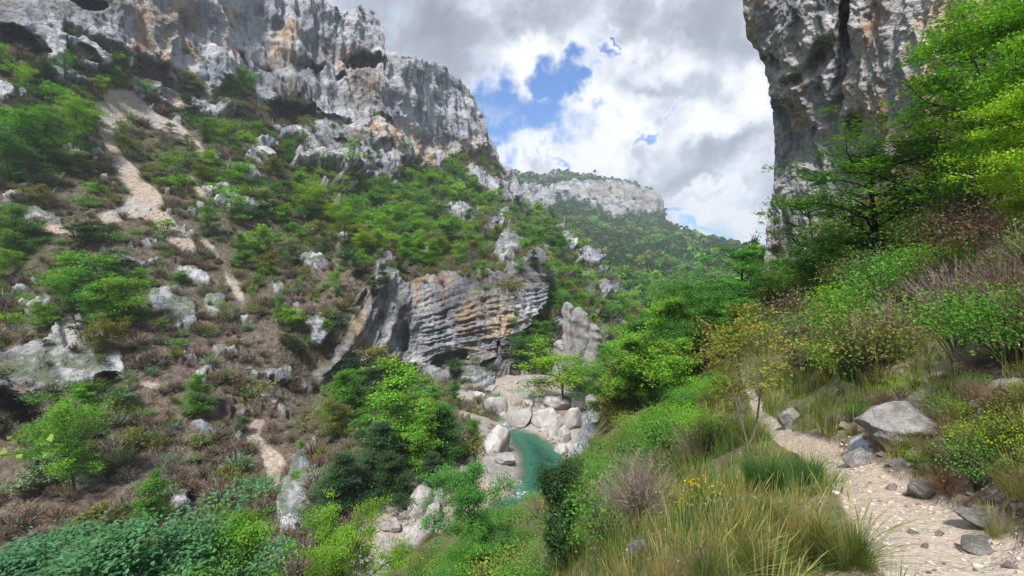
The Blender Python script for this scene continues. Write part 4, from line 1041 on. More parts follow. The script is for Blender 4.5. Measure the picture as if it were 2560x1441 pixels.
def pick_color(g, py):
    r = random.random()
    if g > .55: return 'bright green' if r < .34 else 'mid green' if r < .62 else 'deep green' if r < .74 else 'yellow-green' if r < .82 else 'dark green' if r < .92 else 'sage green'
    if g > .25: return 'bright green' if r < .22 else 'mid green' if r < .45 else 'olive' if r < .65 else 'sage green' if r < .8 else 'dark green' if r < .9 else 'deep green'
    return 'olive' if r < .3 else 'sage green' if r < .5 else 'mid green' if r < .7 else 'dark green' if r < .8 else 'bright green' if r < .88 else 'brown'

def scatter_A():
    L = LAYERS['hillside']; rock, scree = L.mask[..., 0], L.mask[..., 1]; g = L.veg[..., 0]
    up = np.clip(L.N[..., 2], 0, 1); soil = (1 - rock) * (1 - scree)
    cliffplants = rock * smooth(.55, .85, up) * .32
    inside = (L.PX > -120) & (L.PX < 1600) & (L.PY > -60) & (L.PY < 1500)
    # individual mid-sized trees
    d = (soil * (g ** 1.5 + .04) + cliffplants * .25) * inside
    P, X, Y_, r, c = sample(L, d, 1300, .9)
    n = 0; wood = []
    for i in range(1300):
        if n + len(wood) >= 520: break
        p = P[i]
        if not visible(p + np.array([0, 0, .8])): continue
        gg = g[r[i], c[i]]; colr = pick_color(max(gg, .3), Y_[i]); onrock = rock[r[i], c[i]] > .5
        h = min(8.5, random.gammavariate(6, .78)) * (.75 + .45 * min(1.5, p[1] / 150)) * (.6 if onrock else 1)
        if any(abs(p[0] - q[0]) + abs(p[1] - q[1]) < .22 * (h + q[3]) for q in PLACED): continue
        if n >= 110 or h * F / p[1] < 16:
            wood.append((p, h, jitter(GREENS[colr])[:3])); PLACED.append((p[0], p[1], p[2], h)); continue
        dark = colr == 'dark green' or (onrock and random.random() < .5)
        if dark: colr = 'dark green'
        kind = 'small_pine' if dark and random.random() < .5 else 'small_tree'
        pxs = h * F / p[1]
        lab = f"{size_word(h)} {colr} {'pine' if kind == 'small_pine' else 'tree'} {near_text(*proj(p))}"
        if pxs > 34 and kind == 'small_tree':
            put_tree(random.choice(['broad', 'tall', 'tall']), Vector(p), h, colr, 'tree', lab, 'tree', 'trees scattered over the far slope', wid=random.uniform(.9, 1.3))
        else:
            put_one(P_SHRUB, kind, Vector(p) - Vector((0, 0, .1)), h / 10, colr, 'pine_tree' if kind == 'small_pine' else 'tree', lab, 'pine' if kind == 'small_pine' else 'tree', 'trees scattered over the far slope', wid=random.uniform(1.0, 1.4))
            PLACED.append((p[0], p[1], p[2], h))
        n += 1
    hh = np.array([w[1] for w in wood]) / 10; merge('wood', [raw_of(m) for m in P_SHRUB['small_tree']], np.array([w[0] for w in wood]), np.stack([hh * 1.25, hh], -1), RNG.uniform(0, 6.28, len(wood)), np.array([w[2] for w in wood]), [M['bark'], M['leaf']], 'smaller and farther trees dotted over the far slope')
    # individual green shrubs (the ones that show largest), the rest as undergrowth
    d = (soil * (.35 + .9 * g) + cliffplants * .8) * inside * (.15 + smooth(-.15, .25, fbm(L.P / 9 + 40, 3)))
    P, X, Y_, r, c = sample(L, d, 2600, .5)
    order = np.argsort(P[:, 1]); cnt = 0; rest = []
    for i in order:
        p = P[i]; gg = g[r[i], c[i]]
        if cnt < 75 and i % 2 == 0 and p[1] < 150 and visible(p + np.array([0, 0, .5])):
            colr = pick_color(gg, 0); s = random.uniform(.7, 1.5) * (1 + .5 * (p[1] > 90))
            colr = 'olive' if colr == 'brown' else colr
            put_one(P_SHRUB, 'shrub', Vector(p), s, colr, 'shrub', f"{'low' if s < 1.1 else 'bushy'} {colr} shrub {near_text(*proj(p))}", 'shrub', 'shrubs on the far slope', wid=random.uniform(1, 1.5)); cnt += 1
        else: rest.append(i)
    rest = np.array(rest); cols = np.array([jitter(GREENS[pick_color(g[r[i], c[i]], 0)])[:3] for i in rest])
    s = RNG.gamma(5, .21, len(rest)).clip(.4, 2.4) * (1 + .7 * smooth(80, 220, P[rest, 1])); sc = np.stack([s * RNG.uniform(1, 1.6, len(rest)), s], -1)
    merge('undergrowth', [raw_of(m) for m in P_SHRUB['shrub'][:3]], P[rest], sc, RNG.uniform(0, 6.28, len(rest)), cols, [M['bark'], M['leaf']], 'low green undergrowth covering the far slope')
    # bare brown brush
    d = (soil * (1.15 - .75 * g) * inside + cliffplants * .2) * (.12 + smooth(-.12, .2, fbm(L.P / 8, 3)))
    P, X, Y_, r, c = sample(L, d, 5400, .5)
    order = np.argsort(P[:, 1]); cnt = 0; rest = []
    for i in order:
        p = P[i]
        if cnt < 135 and i % 2 == 0 and visible(p + np.array([0, 0, .5])):
            colr = random.choice(['brown', 'reddish brown', 'grey-brown', 'brown']); s = random.uniform(.9, 1.7)
            put_one(P_BARE, 'bare', Vector(p), s, colr, 'bare_shrub', f"{'low' if s < 1.2 else 'bushy'} bare {colr} shrub {near_text(*proj(p))}", 'bare shrub', 'leafless shrubs on the far slope', wid=1.2); cnt += 1
        else: rest.append(i)
    rest = np.array(rest); cl = np.array([jitter(GREENS[random.choice(['brown', 'reddish brown', 'grey-brown', 'olive', 'sage green', 'grey-brown'])])[:3] for _ in rest])
    s = RNG.gamma(6, .17, len(rest)).clip(.4, 2.2) * (1 + .6 * smooth(80, 220, P[rest, 1])); sc = np.stack([s * 1.25, s], -1)
    merge('brush', [raw_of(m) for m in P_BARE['bare'][:3]], P[rest], sc, RNG.uniform(0, 6.28, len(rest)), cl, [M['bark'], M['twig']], 'brown leafless brush covering the far slope')
scatter_A()

def scatter_B():
    L = LAYERS['far_hill']; rock = L.mask[..., 0]
    d = (1 - rock * .985) * (L.PY < 860)
    P, X, Y_, r, c = sample(L, d, 12000, .9)
    h = RNG.gamma(7, .8, len(P)) * (.8 + .5 * smooth(300, 900, P[:, 1]))
    zone = fbm(P / 90, 3) + .5 * smooth(640, 740, Y_) 
    cols = np.array([jitter(GREENS['dark green' if z < .12 and random.random() < .75 else random.choice(['mid green', 'olive', 'deep green', 'bright green'])])[:3] for z in zone])
    V1 = []
    for s in range(3):
        rng = np.random.default_rng(900 + s); n = 34
        a = rng.uniform(0, 6.28, n); el = rng.uniform(-.2, 1.4, n); C = np.stack([np.cos(a) * np.cos(el) * .42, np.sin(a) * np.cos(el) * .42, .5 + .42 * np.sin(el)], -1)
        V, Fq, cc = leaves(C, .42, rng, .4, .75, nrm=unit(C - np.array([0, 0, .45])) * .8); V1.append((V, Fq, cc, np.ones(n, int)))
    sc = np.stack([h * RNG.uniform(.9, 1.3, len(h)), h], -1)
    merge('forest', V1, P, sc, RNG.uniform(0, 6.28, len(h)), cols, [M['bark'], M['leaf']], 'far woodland covering the slopes below the mesa')
    # single trees one can make out low on the far slope
    keep = 0
    P, X, Y_, r, c = sample(L, d * (L.PY > 690) * (L.PX > 1400) * (L.PX < 1800), 200, .5)
    for i in range(200):
        if keep >= 30: break
        p = P[i]
        if not visible(p + np.array([0, 0, 3])): continue
        hh = random.uniform(8, 12); colr = random.choice(['bright green', 'mid green', 'mid green', 'deep green'])
        put_one(P_SHRUB, 'small_tree', Vector(p), hh / 10, colr, 'tree', f"{colr} valley tree {near_text(*proj(p))}", 'tree', 'trees where the valley bends', wid=1.1); keep += 1
scatter_B()

def path_gap(p, m=75):
    x, y = proj(p); P = PATH_PX
    for a, b in zip(P[:-1], P[1:]):
        ex, ey = b[0] - a[0], b[1] - a[1]; t = max(0, min(1, ((x - a[0]) * ex + (y - a[1]) * ey) / (ex * ex + ey * ey)))
        if math.hypot(x - a[0] - t * ex, y - a[1] - t * ey) < (a[2] + (b[2] - a[2]) * t) * .5 + m: return True
    return False
def clear_of_path(p, h, r, m=8):
    return not any(path_gap(p + np.array([0, 0, h * t]), r * F / p[1] + m) for t in (0, .5, 1))
def scatter_C():
    L = LAYERS['ground']; path = L.path; rock = L.mask[..., 0]; scree = L.mask[..., 1]
    PX, PY = L.PX, L.PY; Yd = L.P[..., 1]
    ok = (1 - path) * (1 - rock) * (path < .02)
    # wooded near bank: single trees
    zone = paint([[(1470, 1010), (1490, 930), (1600, 850), (1700, 790), (1850, 740), (1900, 780), (1870, 900), (1760, 960), (1680, 1000), (1560, 1060), (1490, 1080)]], PX, PY, 20)
    P, X, Y_, r, c = sample(L, ok * zone, 500, .3); n = 0
    for i in range(500):
        if n >= 68: break
        p = P[i]; h = random.uniform(6, 11) if p[1] > 35 else random.uniform(3, 5)
        if any(math.hypot(p[0] - q[0], p[1] - q[1]) < .16 * (h + q[3]) for q in PLACED): continue
        colr = random.choice(['bright green', 'mid green', 'mid green', 'deep green', 'mid green', 'olive' if p[1] < 50 else 'bright green'])
        put_tree(random.choice(['broad', 'tall', 'tall']), Vector(p), h, colr, 'tree', f"{size_word(h)} {colr} tree on the near bank {near_text(*proj(p))}", 'tree', 'trees on the near wooded bank', wid=random.uniform(.95, 1.2)); n += 1
    # slope below the path: dense mixed shrubs
    zone = paint([[(1440, 1120), (1500, 1040), (1700, 960), (1850, 950), (1880, 1080), (1930, 1180), (1800, 1260), (1660, 1330), (1560, 1420), (1400, 1420), (1300, 1330), (1360, 1230)],
                  [(900, 1470), (1100, 1340), (1400, 1260), (1500, 1600), (900, 1700)]], PX, PY, 30)
    P, X, Y_, r, c = sample(L, ok * zone, 165, .9)
    for i in range(165):
        p = P[i]
        k = random.random(); s = random.uniform(.6, 1.15) * (1.15 if p[1] > 14 else .8)
        if not clear_of_path(p, 1.5 * s, .9 * s): continue
        nt = near_text(*proj(p))
        if k < .42: put_one(P_SHRUB, 'near_shrub', Vector(p), s, (cl := random.choice(['bright green', 'mid green', 'mid green', 'deep green'])), 'shrub', f"leafy {cl} shrub under the path {nt}", 'shrub', 'shrubs under the path')
        elif k < .84: put_one(P_SHRUB, 'open_shrub', Vector(p), s * 1.1, (cl := random.choice(['bright green', 'olive', 'sage green', 'ochre green', 'mid green'])), 'shrub', f"open {cl} shrub under the path {nt}", 'shrub', 'shrubs under the path')
        else: put_one(P_BARE, 'near_bare', Vector(p), s, (cl := random.choice(['reddish brown', 'grey-brown', 'brown'])), 'bare_shrub', f"bare {cl} shrub under the path {nt}", 'bare shrub', 'bare shrubs under the path')
    # slope above the path
    zone = paint([[(1960, 1000), (1900, 900), (1850, 780), (1950, 730), (2150, 640), (2300, 520), (2560, 320), (2800, 200), (2800, 900), (2500, 960), (2250, 960), (2080, 1000)]], PX, PY, 30)
    P, X, Y_, r, c = sample(L, ok * zone, 170, .9)
    for i in range(170):
        p = P[i]
        if path_gap(p, 45): continue
        k = random.random(); s = random.uniform(.6, 1.2) * (.75 + p[1] / 26); s = min(s, 2.2, .35 + .075 * p[1])
        if not clear_of_path(p, 1.5 * s, .9 * s): continue
        nt = near_text(*proj(p))
        if k < .26: put_one(P_SHRUB, 'near_shrub', Vector(p), s, (cl := random.choice(['mid green', 'deep green', 'mid green', 'deep green', 'olive', 'bright green'])), 'shrub', f"leafy {cl} shrub above the path {nt}", 'shrub', 'shrubs above the path')
        elif k < .62: put_one(P_SHRUB, 'open_shrub', Vector(p), s * 1.1, (cl := random.choice(['yellow-green', 'olive', 'mid green', 'brown', 'brown', 'olive', 'grey-brown'])), 'shrub', f"open {cl} shrub above the path {nt}", 'shrub', 'shrubs above the path')
        else: put_one(P_BARE, 'near_bare', Vector(p), min(s * 1.1, .85), (cl := random.choice(['reddish brown', 'grey-brown', 'brown'])), 'bare_shrub', f"bare {cl} shrub above the path {nt}", 'bare shrub', 'bare shrubs above the path')
    # small bushes on the stony bank right of the path
    zone = paint([[(2080, 1060), (2250, 980), (2600, 900), (2700, 1300), (2560, 1330), (2380, 1200), (2200, 1150)]], PX, PY, 20)
    P, X, Y_, r, c = sample(L, ok * zone, 60, 1.2)
    for i in range(60):
        p = P[i]; k = random.random(); s = random.uniform(.13, .3); nt = near_text(*proj(p))
        if k < .5: put_one(P_SHRUB, 'open_shrub', Vector(p), s, (cl := random.choice(['yellow-green', 'olive', 'mid green'])), 'shrub', f"tiny {cl} shrub among stones {nt}", 'shrub', 'tiny shrubs on the stony bank')
        else: put_one(P_BARE, 'near_bare', Vector(p), s, (cl := random.choice(['reddish brown', 'grey-brown'])), 'bare_shrub', f"tiny bare {cl} shrub among stones {nt}", 'bare shrub', 'tiny bare shrubs on the stony bank')
    # grass as ground cover
    zone = ok * smooth(36, 22, Yd)
    P, X, Y_, r, c = sample(L, zone * (.3 + .9 * L.veg[..., 0]), 2600, 1.6)
    V, Fq, cc = blades_mesh(700, 70, .32, .26, .0035, .8, .4, 0, seg=3); V2, F2, c2 = blades_mesh(701, 70, .36, .26, .0035, .6, .65, 8, seg=3)
    s = RNG.uniform(.5, 1.1, len(P)) * (1 + .12 * np.clip(P[:, 1] - 4, 0, 20)); sc = np.stack([s * 1.3, s], -1)
    cols = np.array([jitter(random.choice([(.07, .13, .03), (.10, .15, .04), (.05, .11, .025)]))[:3] for _ in P])
    merge('grass', [(V, Fq, cc, np.ones(len(Fq), int)), (V2, F2, c2, np.ones(len(F2), int))], P, sc, RNG.uniform(0, 6.28, len(P)), cols, [M['bark'], M['grass']], 'short green and dry grass along the path and slopes')
    # gravel and broken stone
    zone = np.clip(L.mask[..., 1] * 1.2, 0, 1) * smooth(24, 14, Yd) + .06 * smooth(16, 8, Yd)
    P, X, Y_, r, c = sample(L, zone, 9500, 1.5)
    Vr, Fr = ico(1); prot = []
    for s_ in range(4):
        rng = np.random.default_rng(s_); W = Vr * rng.uniform(.7, 1.25, (len(Vr), 1)) * np.array([1, .8, .5]); prot.append((W, Fr))
    Vs, Fs, off = [], [], 0; k = RNG.integers(0, 4, len(P)); rz = RNG.uniform(0, 6.28, len(P)); sz = RNG.gamma(1.4, .0048, len(P)).clip(.003, .05) * (1 + .06 * P[:, 1])
    for j in range(4):
        ii = np.where(k == j)[0]; V, Fq = prot[j]; co, si = np.cos(rz[ii])[:, None], np.sin(rz[ii])[:, None]
        W = np.stack([V[None, :, 0] * co - V[None, :, 1] * si, V[None, :, 0] * si + V[None, :, 1] * co, np.repeat(V[None, :, 2], len(ii), 0)], -1) * sz[ii, None, None] + P[ii][:, None]
        Vs.append(W.reshape(-1, 3)); Fs.append((Fq[None] + (np.arange(len(ii)) * len(V))[:, None, None]).reshape(-1, 3) + off); off += len(V) * len(ii)
    o = link('gravel', mesh_np('gravel', np.concatenate(Vs), np.concatenate(Fs), M['gravel'], smooth_=False)); tag(o, 'loose pale limestone gravel on the path and its bank', kind='stuff')
def gravel_mat():
    m, t = new_mat('gravel'); pos = t.node('ShaderNodeNewGeometry'); 
    n = t.noise(pos.outputs['Position'], 9, 3); n2 = t.node('ShaderNodeNewGeometry').outputs['Random Per Island']
    c = t.ramp(n2, [(0, (.27, .22, .18)), (.3, (.44, .38, .31)), (.7, (.56, .49, .41)), (1, (.46, .35, .25))]); finish(t, c, .9); return m
M['gravel'] = gravel_mat()
scatter_C()

# ================================================================== ROCKS
def rock_at(px, py, w, h, label, store='boulder', group=None, var=None, col=(1, 1, 1), name='boulder', sink=.3, deep=.85, rz=None, zoff=0.0):
    """a stone whose middle stands at pixel px,py, w x h photo pixels large"""
    p = at_px(px, py + h * .35)
    if p is None: return
    k = p[1] / F; pr = P_ROCK[store]; o = link(name, pr[(var if var is not None else random.randrange(len(pr))) % len(pr)])
    sx = w * k / 1.4; sz = h * k / 1.02; o.scale = (sx, sx * deep, sz); o.rotation_euler = (random.uniform(-.15, .15), random.uniform(-.15, .15), rz if rz is not None else random.uniform(-.5, .5))
    o.location = p + Vector((0, sx * .35, sz * sink + zoff)); br = random.uniform(.9, 1.08); o.color = tuple(c * br * random.uniform(.985, 1.015) for c in col) + (1,); tag(o, label, 'boulder' if name == 'boulder' else 'stone', group); return o
B1 = [
 (1242, 1018, 54, 42, 'blocky boulder at the head of the rapid, left of the grass bar'), (1305, 1044, 62, 50, 'biggest leaning boulder on the right bank beside the driftwood'), (1363, 1044, 62, 40, 'rounded boulder in the sand between the two largest'),
 (1390, 1012, 80, 42, 'longest flat topped boulder under the yellow-green tree'), (1316, 1012, 26, 28, 'upright egg shaped boulder behind the leaning one'), (1348, 1006, 42, 26, 'low boulder between the egg shaped one and the flat topped one'),
 (1332, 993, 20, 16, 'small boulder at the back of the river bar'), (1388, 1080, 36, 38, 'brown grey boulder at the foot of the pale rock fin'), (1412, 1092, 30, 46, 'pale upright boulder right of the brown grey one'),
 (1428, 1052, 40, 70, 'steep pale slab leaning on the right bank'), (1444, 1010, 34, 66, 'tall pale rock fin on the right bank'), (1482, 1006, 36, 36, 'pale block among the trees right of the rock fin'),
 (1402, 1130, 34, 24, 'left one of two white boulders on the pool edge'), (1424, 1122, 26, 22, 'right one of two white boulders on the pool edge'), (1240, 1112, 62, 56, 'long curved slab on the left side of the pool'),
 (1256, 1152, 52, 28, 'flat block jutting into the pool from the left'), (1322, 1181, 34, 12, 'low pale rock awash at the near end of the pool'), (1284, 1099, 20, 7, 'small rock awash near the far end of the pool'), (1277, 1107, 14, 5, 'flat rock just under the surface of the pool'),
 (1283, 1034, 20, 12, 'small stone beside the leaning boulder'), (1279, 1046, 22, 14, 'stone at the left foot of the leaning boulder'), (1257, 1036, 16, 11, 'small stone between the blocky boulder and the stream'), (1192, 990, 34, 18, 'tilted slab at the foot of the banded cliff'),
 (1046, 1266, 64, 54, 'big round boulder in the lower boulder field'), (1003, 1222, 28, 30, 'upright boulder with moss at the top of the lower field'), (1091, 1252, 42, 26, 'pale boulder right of the big round one'), (1082, 1294, 44, 52, 'light smooth slab half hidden by leaves'),
 (1043, 1352, 72, 48, 'largest pointed boulder beside the lower river'), (986, 1322, 34, 26, 'pale pinkish boulder left of the pointed one'), (958, 1318, 38, 28, 'rounded boulder at the lower left of the field'), (1023, 1326, 38, 22, 'broken boulder above the pointed one'),
 (1006, 1292, 26, 28, 'tilted boulder left of the big round one'), (986, 1282, 32, 30, 'brownish boulder at the left of the field'), (910, 1266, 26, 32, 'lone upright boulder left of the field'), (1063, 1216, 26, 16, 'small boulder at the top right of the field'),
 (1089, 1238, 30, 14, 'long low boulder at the right of the field'), (1104, 1228, 20, 16, 'small pale boulder at the right end of the field'), (1036, 1232, 28, 20, 'boulder resting above the big round one'), (1016, 1199, 22, 24, 'grey boulder at the upper edge of the field'),
 (893, 1382, 42, 26, 'white boulder left of the lower river'), (870, 1416, 30, 26, 'white boulder by the bottom edge left of the river'), (962, 1390, 26, 16, 'small boulder at the lower river edge'),
 (590, 520, 62, 30, 'pale dome shaped boulder lying on the brushy slope'), (652, 382, 46, 40, 'white blocky outcrop boulder below the cliff foot'), (235, 378, 30, 22, 'small grey boulder left of the scree chute'), (1136, 468, 30, 18, 'pale boulder on the green slope under the cliff prow'),
 (2132, 972, 34, 36, 'pale lichen spotted boulder above the path'), (1988, 820, 40, 30, 'pale rock between shrubs at the foot of the right wall'), (1978, 1048, 44, 44, 'dark grey rock at the path bend'),
 (2322, 1232, 70, 44, 'grey blue boulder on the right edge of the path'), (2470, 1300, 80, 34, 'pale flat stone right of the path in dry grass'), (2445, 1015, 34, 22, 'small pale stone high on the stony bank'), (2550, 975, 66, 44, 'grey rock at the right edge of the stony bank'),
 (2305, 1140, 44, 22, 'small stone under the big flat boulder, left'), (2250, 1160, 34, 24, 'stone below and left of the big flat boulder'), (2460, 1375, 66, 20, 'flat grey slab sunk in the path verge'), (1985, 1200, 46, 30, 'pale rock hidden by the broom beside the path'),
 (2150, 1148, 50, 44, 'grey broken rock on the path edge below the flat boulder'), (1600, 1380, 60, 50, 'pale rock showing through the dry grass'),
]
for b in B1:
    big = b[2] > 44
    rock_at(*b[:4], b[4], col=(1.05, 1.04, 1.05) if b[0] < 1500 and b[1] < 1240 else (.95, .92, .92))
o = rock_at(2295, 1082, 170, 105, 'big flat layered boulder above the path', var=3, rz=.1, col=(.66, .65, .65))
V, Fq = rock_mesh(777, 5, 7, .13, .035, 1, .8, .62); o.data = mesh_np('boulder', V, Fq, M['stone'])
# smaller stones: river bar, lower field, bank
def stones(polys, n, smin, smax, text, group, col=(1, 1, 1), store='stone', nm='boulder'):
    done = 0; P = np.array(polys, float); x0, y0 = P.min(0); x1, y1 = P.max(0); tries = 0
    while done < n and tries < n * 20:
        tries += 1; px, py = random.uniform(x0, x1), random.uniform(y0, y1)
        if poly_dist(polys, np.array([px]), np.array([py]))[0] < 0: continue
        w = smin + (smax - smin) * random.random() ** 2.2; 
        br = random.uniform(.8, 1.08); c = [a * br for a in col]
        rock_at(px, py, w, w * random.uniform(.5, .85), f"{'small' if w < (smin + smax) / 2 else 'larger'} {text} {near_text(px, py)}", store, group, col=c, name=nm, sink=.2); done += 1
stones([(1250, 1010), (1400, 1000), (1440, 1090), (1400, 1120), (1330, 1085), (1270, 1050)], 60, 5, 16, 'pale river stone', 'stones on the river bar')
stones([(1320, 1085), (1400, 1090), (1400, 1120), (1350, 1100)], 20, 6, 16, 'pinkish river stone by the pool edge', 'stones on the pool edge', (1.0, .93, .86))
stones([(940, 1240), (1010, 1190), (1110, 1215), (1110, 1300), (1040, 1390), (940, 1350)], 70, 8, 26, 'boulder of the lower boulder field', 'stones of the lower boulder field', (.92, .90, .88))
stones([(860, 1380), (960, 1340), (960, 1441), (860, 1441)], 16, 8, 24, 'pale boulder left of the lower river', 'stones left of the lower river')
stones([(1150, 970), (1300, 950), (1250, 1000), (1180, 1035), (1150, 1000)], 30, 5, 15, 'pale stone under the banded cliff', 'stones under the banded cliff')
stones([(2080, 1050), (2250, 960), (2560, 900), (2560, 1300), (2380, 1220), (2200, 1160)], 110, 7, 34, 'broken pale stone on the bank', 'stones on the bank above the path', (1.0, .92, .86), nm='stone')
stones([(2100, 1140), (2200, 1180), (2560, 1430), (2300, 1441), (2180, 1250)], 16, 8, 26, 'pale stone on the path', 'stones lying on the path', (1.05, .97, .9), nm='stone')
stones([(330, 520), (430, 520), (500, 640), (440, 610)], 40, 4, 10, 'grey block in the scree', 'blocks in the scree', nm='stone')

# twin spires of banded rock, one mass
def spires():
    Yb = 104.0; e = link('rock_spire', None); e.location = Vector(at(1440, 890, Yb)); tag(e, 'twin banded rock spires standing in the trees across the river', 'rock spire')
    for px, ptop, w, pb in ((1419, 757, 32, 880), (1447, 772, 48, 890), (1475, 812, 50, 885), (1400, 850, 30, 885)):
        v, f = rock_mesh(int(px), 5, 5, .10, .05, 1, .9, 1); k = Yb / F; tp = at(px, ptop, Yb); bt = at(px, pb, Yb)
        hh = tp[2] - bt[2]; tz = np.clip((v[:, 2] + 1) / 2, 0, 1.2); cap = 1.15 / np.sqrt(np.maximum(1 - np.clip(v[:, 2], -.93, .93) ** 2, .12)) ; cap = np.minimum(cap, 1.9); bnd = 1 + .035 * np.tanh(3 * np.sin(tz * 34 + v[:, 0] * 2.5 + 3 * fbm(v * 1.5, 2))) + .02 * np.sin(tz * 71)
        wv = np.stack([v[:, 0] * w * k * .6 * (1.12 - .5 * tz) * cap * bnd, v[:, 1] * w * k * .6 * (1.12 - .5 * tz) * cap * bnd, (tz ** .8) * (hh + 6) - 6], -1)
        o = link('pinnacle', mesh_np('pinnacle', wv + bt - np.array(e.location), f, M['boulder']), e); o.color = (.74, .74, .75, 1)
spires()
# driftwood between the boulders
def log(px0, py0, px1, py1, r, label):
    a, b = at_px(px0, py0), at_px(px1, py1)
    a = Vector(at(px0, py0, Yp(py0))) + Vector((0, 0, .25)); b = Vector(at(px1, py1, Yp(py1))) + Vector((0, 0, .5))
    pts = np.array([list(a.lerp(b, t)) for t in np.linspace(0, 1, 7)]) + np.random.default_rng(int(px0)).normal(size=(7, 3)) * .08
    lines = [(pts - np.array(a), r * np.linspace(1, .5, 7)), (np.array([pts[4], pts[4] + [.6, .3, .5], pts[4] + [1.3, .3, .7]]) - np.array(a), r * np.array([.4, .3, .15]))]
    v, f = tubes(lines, 7); o = link('log', mesh_np('log', v, f, M['bark_pale'])); o.location = a; tag(o, label, 'driftwood log')
log(1252, 1078, 1292, 1074, .22, 'pale driftwood log lying across the narrow of the river'); log(1290, 1080, 1338, 1066, .14, 'grey branch of driftwood at the foot of the leaning boulder')

# ================================================================== CLOSE VERGE
def verge(kind, px, py, hpx, color, name, label, cat, wid=1.0, var=0, base_h=.62, rz=0.0, jit=.05):
    p = at_px(px, py)
    if p is None: return
    s = hpx / F * p[1] / base_h
    return put_one(P_BARE, kind, p, s, color, name, label, cat, wid=wid, var=var, jit=jit, rz=rz)
G1 = (.062, .115, .028)
verge('tussock', 2110, 1415, 140, G1, 'grass_tussock', 'big round grass tussock hanging over the path edge', 'grass tussock', 1.35, 0)
verge('tussock', 2010, 1405, 120, (.09, .12, .035), 'grass_tussock', 'grass tussock left of the biggest one, half dry', 'grass tussock', 1.2, 1)
verge('tussock', 1900, 1450, 120, (.075, .125, .03), 'grass_tussock', 'grass tussock in the middle of the bottom edge row', 'grass tussock', 1.2, 2)
verge('tussock', 1770, 1480, 125, (.07, .13, .035), 'grass_tussock', 'leftmost grass tussock of the row at the bottom edge', 'grass tussock', 1.2, 0, rz=2)
verge('dry_grass', 1990, 1350, 90, (.09, .11, .04), 'dry_grass_clump', 'straw coloured grass clump behind the big tussock', 'dry grass', 1.4, 0)
verge('dry_grass', 1830, 1420, 110, (.09, .12, .04), 'dry_grass_clump', 'straw coloured grass clump between the bottom tussocks', 'dry grass', 1.5, 1)
verge('dry_grass', 1690, 1480, 130, (.09, .11, .04), 'dry_grass_clump', 'straw coloured grass clump at bottom right of centre', 'dry grass', 1.4, 0, rz=1)
verge('dry_grass', 1600, 1530, 110, (.09, .11, .04), 'dry_grass_clump', 'leftmost straw coloured clump on the bottom edge', 'dry grass', 1.4, 1, rz=1)
verge('dry_grass', 2560, 1240, 95, (.075, .115, .04), 'dry_grass_clump', 'tall dry grass leaning in from the right edge', 'dry grass', 1.5, 0, rz=2.5)
verge('dry_grass', 2500, 1340, 60, (.08, .11, .04), 'dry_grass_clump', 'dry grass right of the path near the grey blue boulder', 'dry grass', 1.5, 1, rz=.5)
verge('dry_grass', 2600, 1130, 80, (.075, .12, .04), 'dry_grass_clump', 'dry grass cut by the right edge on the stony bank', 'dry grass', 1.5, 1, rz=.5)
verge('tussock', 2630, 1280, 100, (.075, .12, .035), 'grass_tussock', 'green tussock cut by the right picture edge', 'grass tussock', 1.3, 1)
verge('broom', 1910, 1235, 105, (.055, .15, .035), 'broom_bush', 'green broom bush left of the path near the camera', 'broom bush', 1.0, 0, .95)
verge('broom', 2015, 1215, 75, (.06, .15, .04), 'broom_bush', 'smaller green broom bush touching the path', 'broom bush', 1.1, 1, .95)
verge('broom', 2165, 950, 125, (.045, .12, .03), 'broom_bush', 'large rounded broom bush above the path bend', 'broom bush', 1.15, 0, .95)
verge('broom', 2190, 860, 70, (.05, .13, .03), 'broom_bush', 'broom bush behind the large rounded one', 'broom bush', 1.2, 1, .95)
verge('tussock', 1880, 1340, 70, (.08, .14, .035), 'grass_tussock', 'small green tussock behind the bottom row', 'grass tussock', 1.4, 1)
verge('dry_grass', 1860, 1290, 70, (.09, .12, .04), 'dry_grass_clump', 'small straw coloured clump on the hump by the broom', 'dry grass', 1.5, 0)
verge('tussock', 1930, 1300, 60, (.07, .13, .035), 'grass_tussock', 'small tussock right below the nearer broom bush', 'grass tussock', 1.5, 2)
verge('near_bare', 2360, 1240, 90, 'reddish brown', 'bare_shrub', 'bare twiggy shrub growing beside the grey blue boulder', 'bare shrub', .9, 0, 1.6)
# yellow flowers
def flowers(px, py, n, r, label):
    p = at_px(px, py)
    if p is None: return
    rng = np.random.default_rng(int(px)); h = .35
    C = rng.normal(size=(n, 3)) * np.array([r, r, r * .35]) + np.array([0, 0, h]); 
    e = link('flower', None); e.location = p; tag(e, label, 'flower', 'yellow flowers on the slope')
    v, f, c = leaves(np.repeat(C, 5, 0) + rng.normal(size=(n * 5, 3)) * .010, .016, rng, .5, .9); b = link('blossom', mesh_np('blossom', v, f, M['leaf'], c, smooth_=False), e); b.color = (.62, .45, .02, 1)
    v, f = tubes([(np.array([[q[0] * .3, q[1] * .3, -.05], q * np.array([.8, .8, .6]), q]), [.004, .003, .002]) for q in C], 3); link('stem', mesh_np('stem', v, f, M['stemg']), e)
m_, t_ = new_mat('green_stem'); finish(t_, (.06, .12, .03), .8); M['stemg'] = m_
flowers(1755, 1300, 26, .10, 'cluster of yellow flowers left of the broom bush'); flowers(1715, 1330, 14, .09, 'smaller yellow flowers below the cluster'); flowers(1120, 1425, 10, .3, 'few yellow flowers at the bottom under the teal tree')
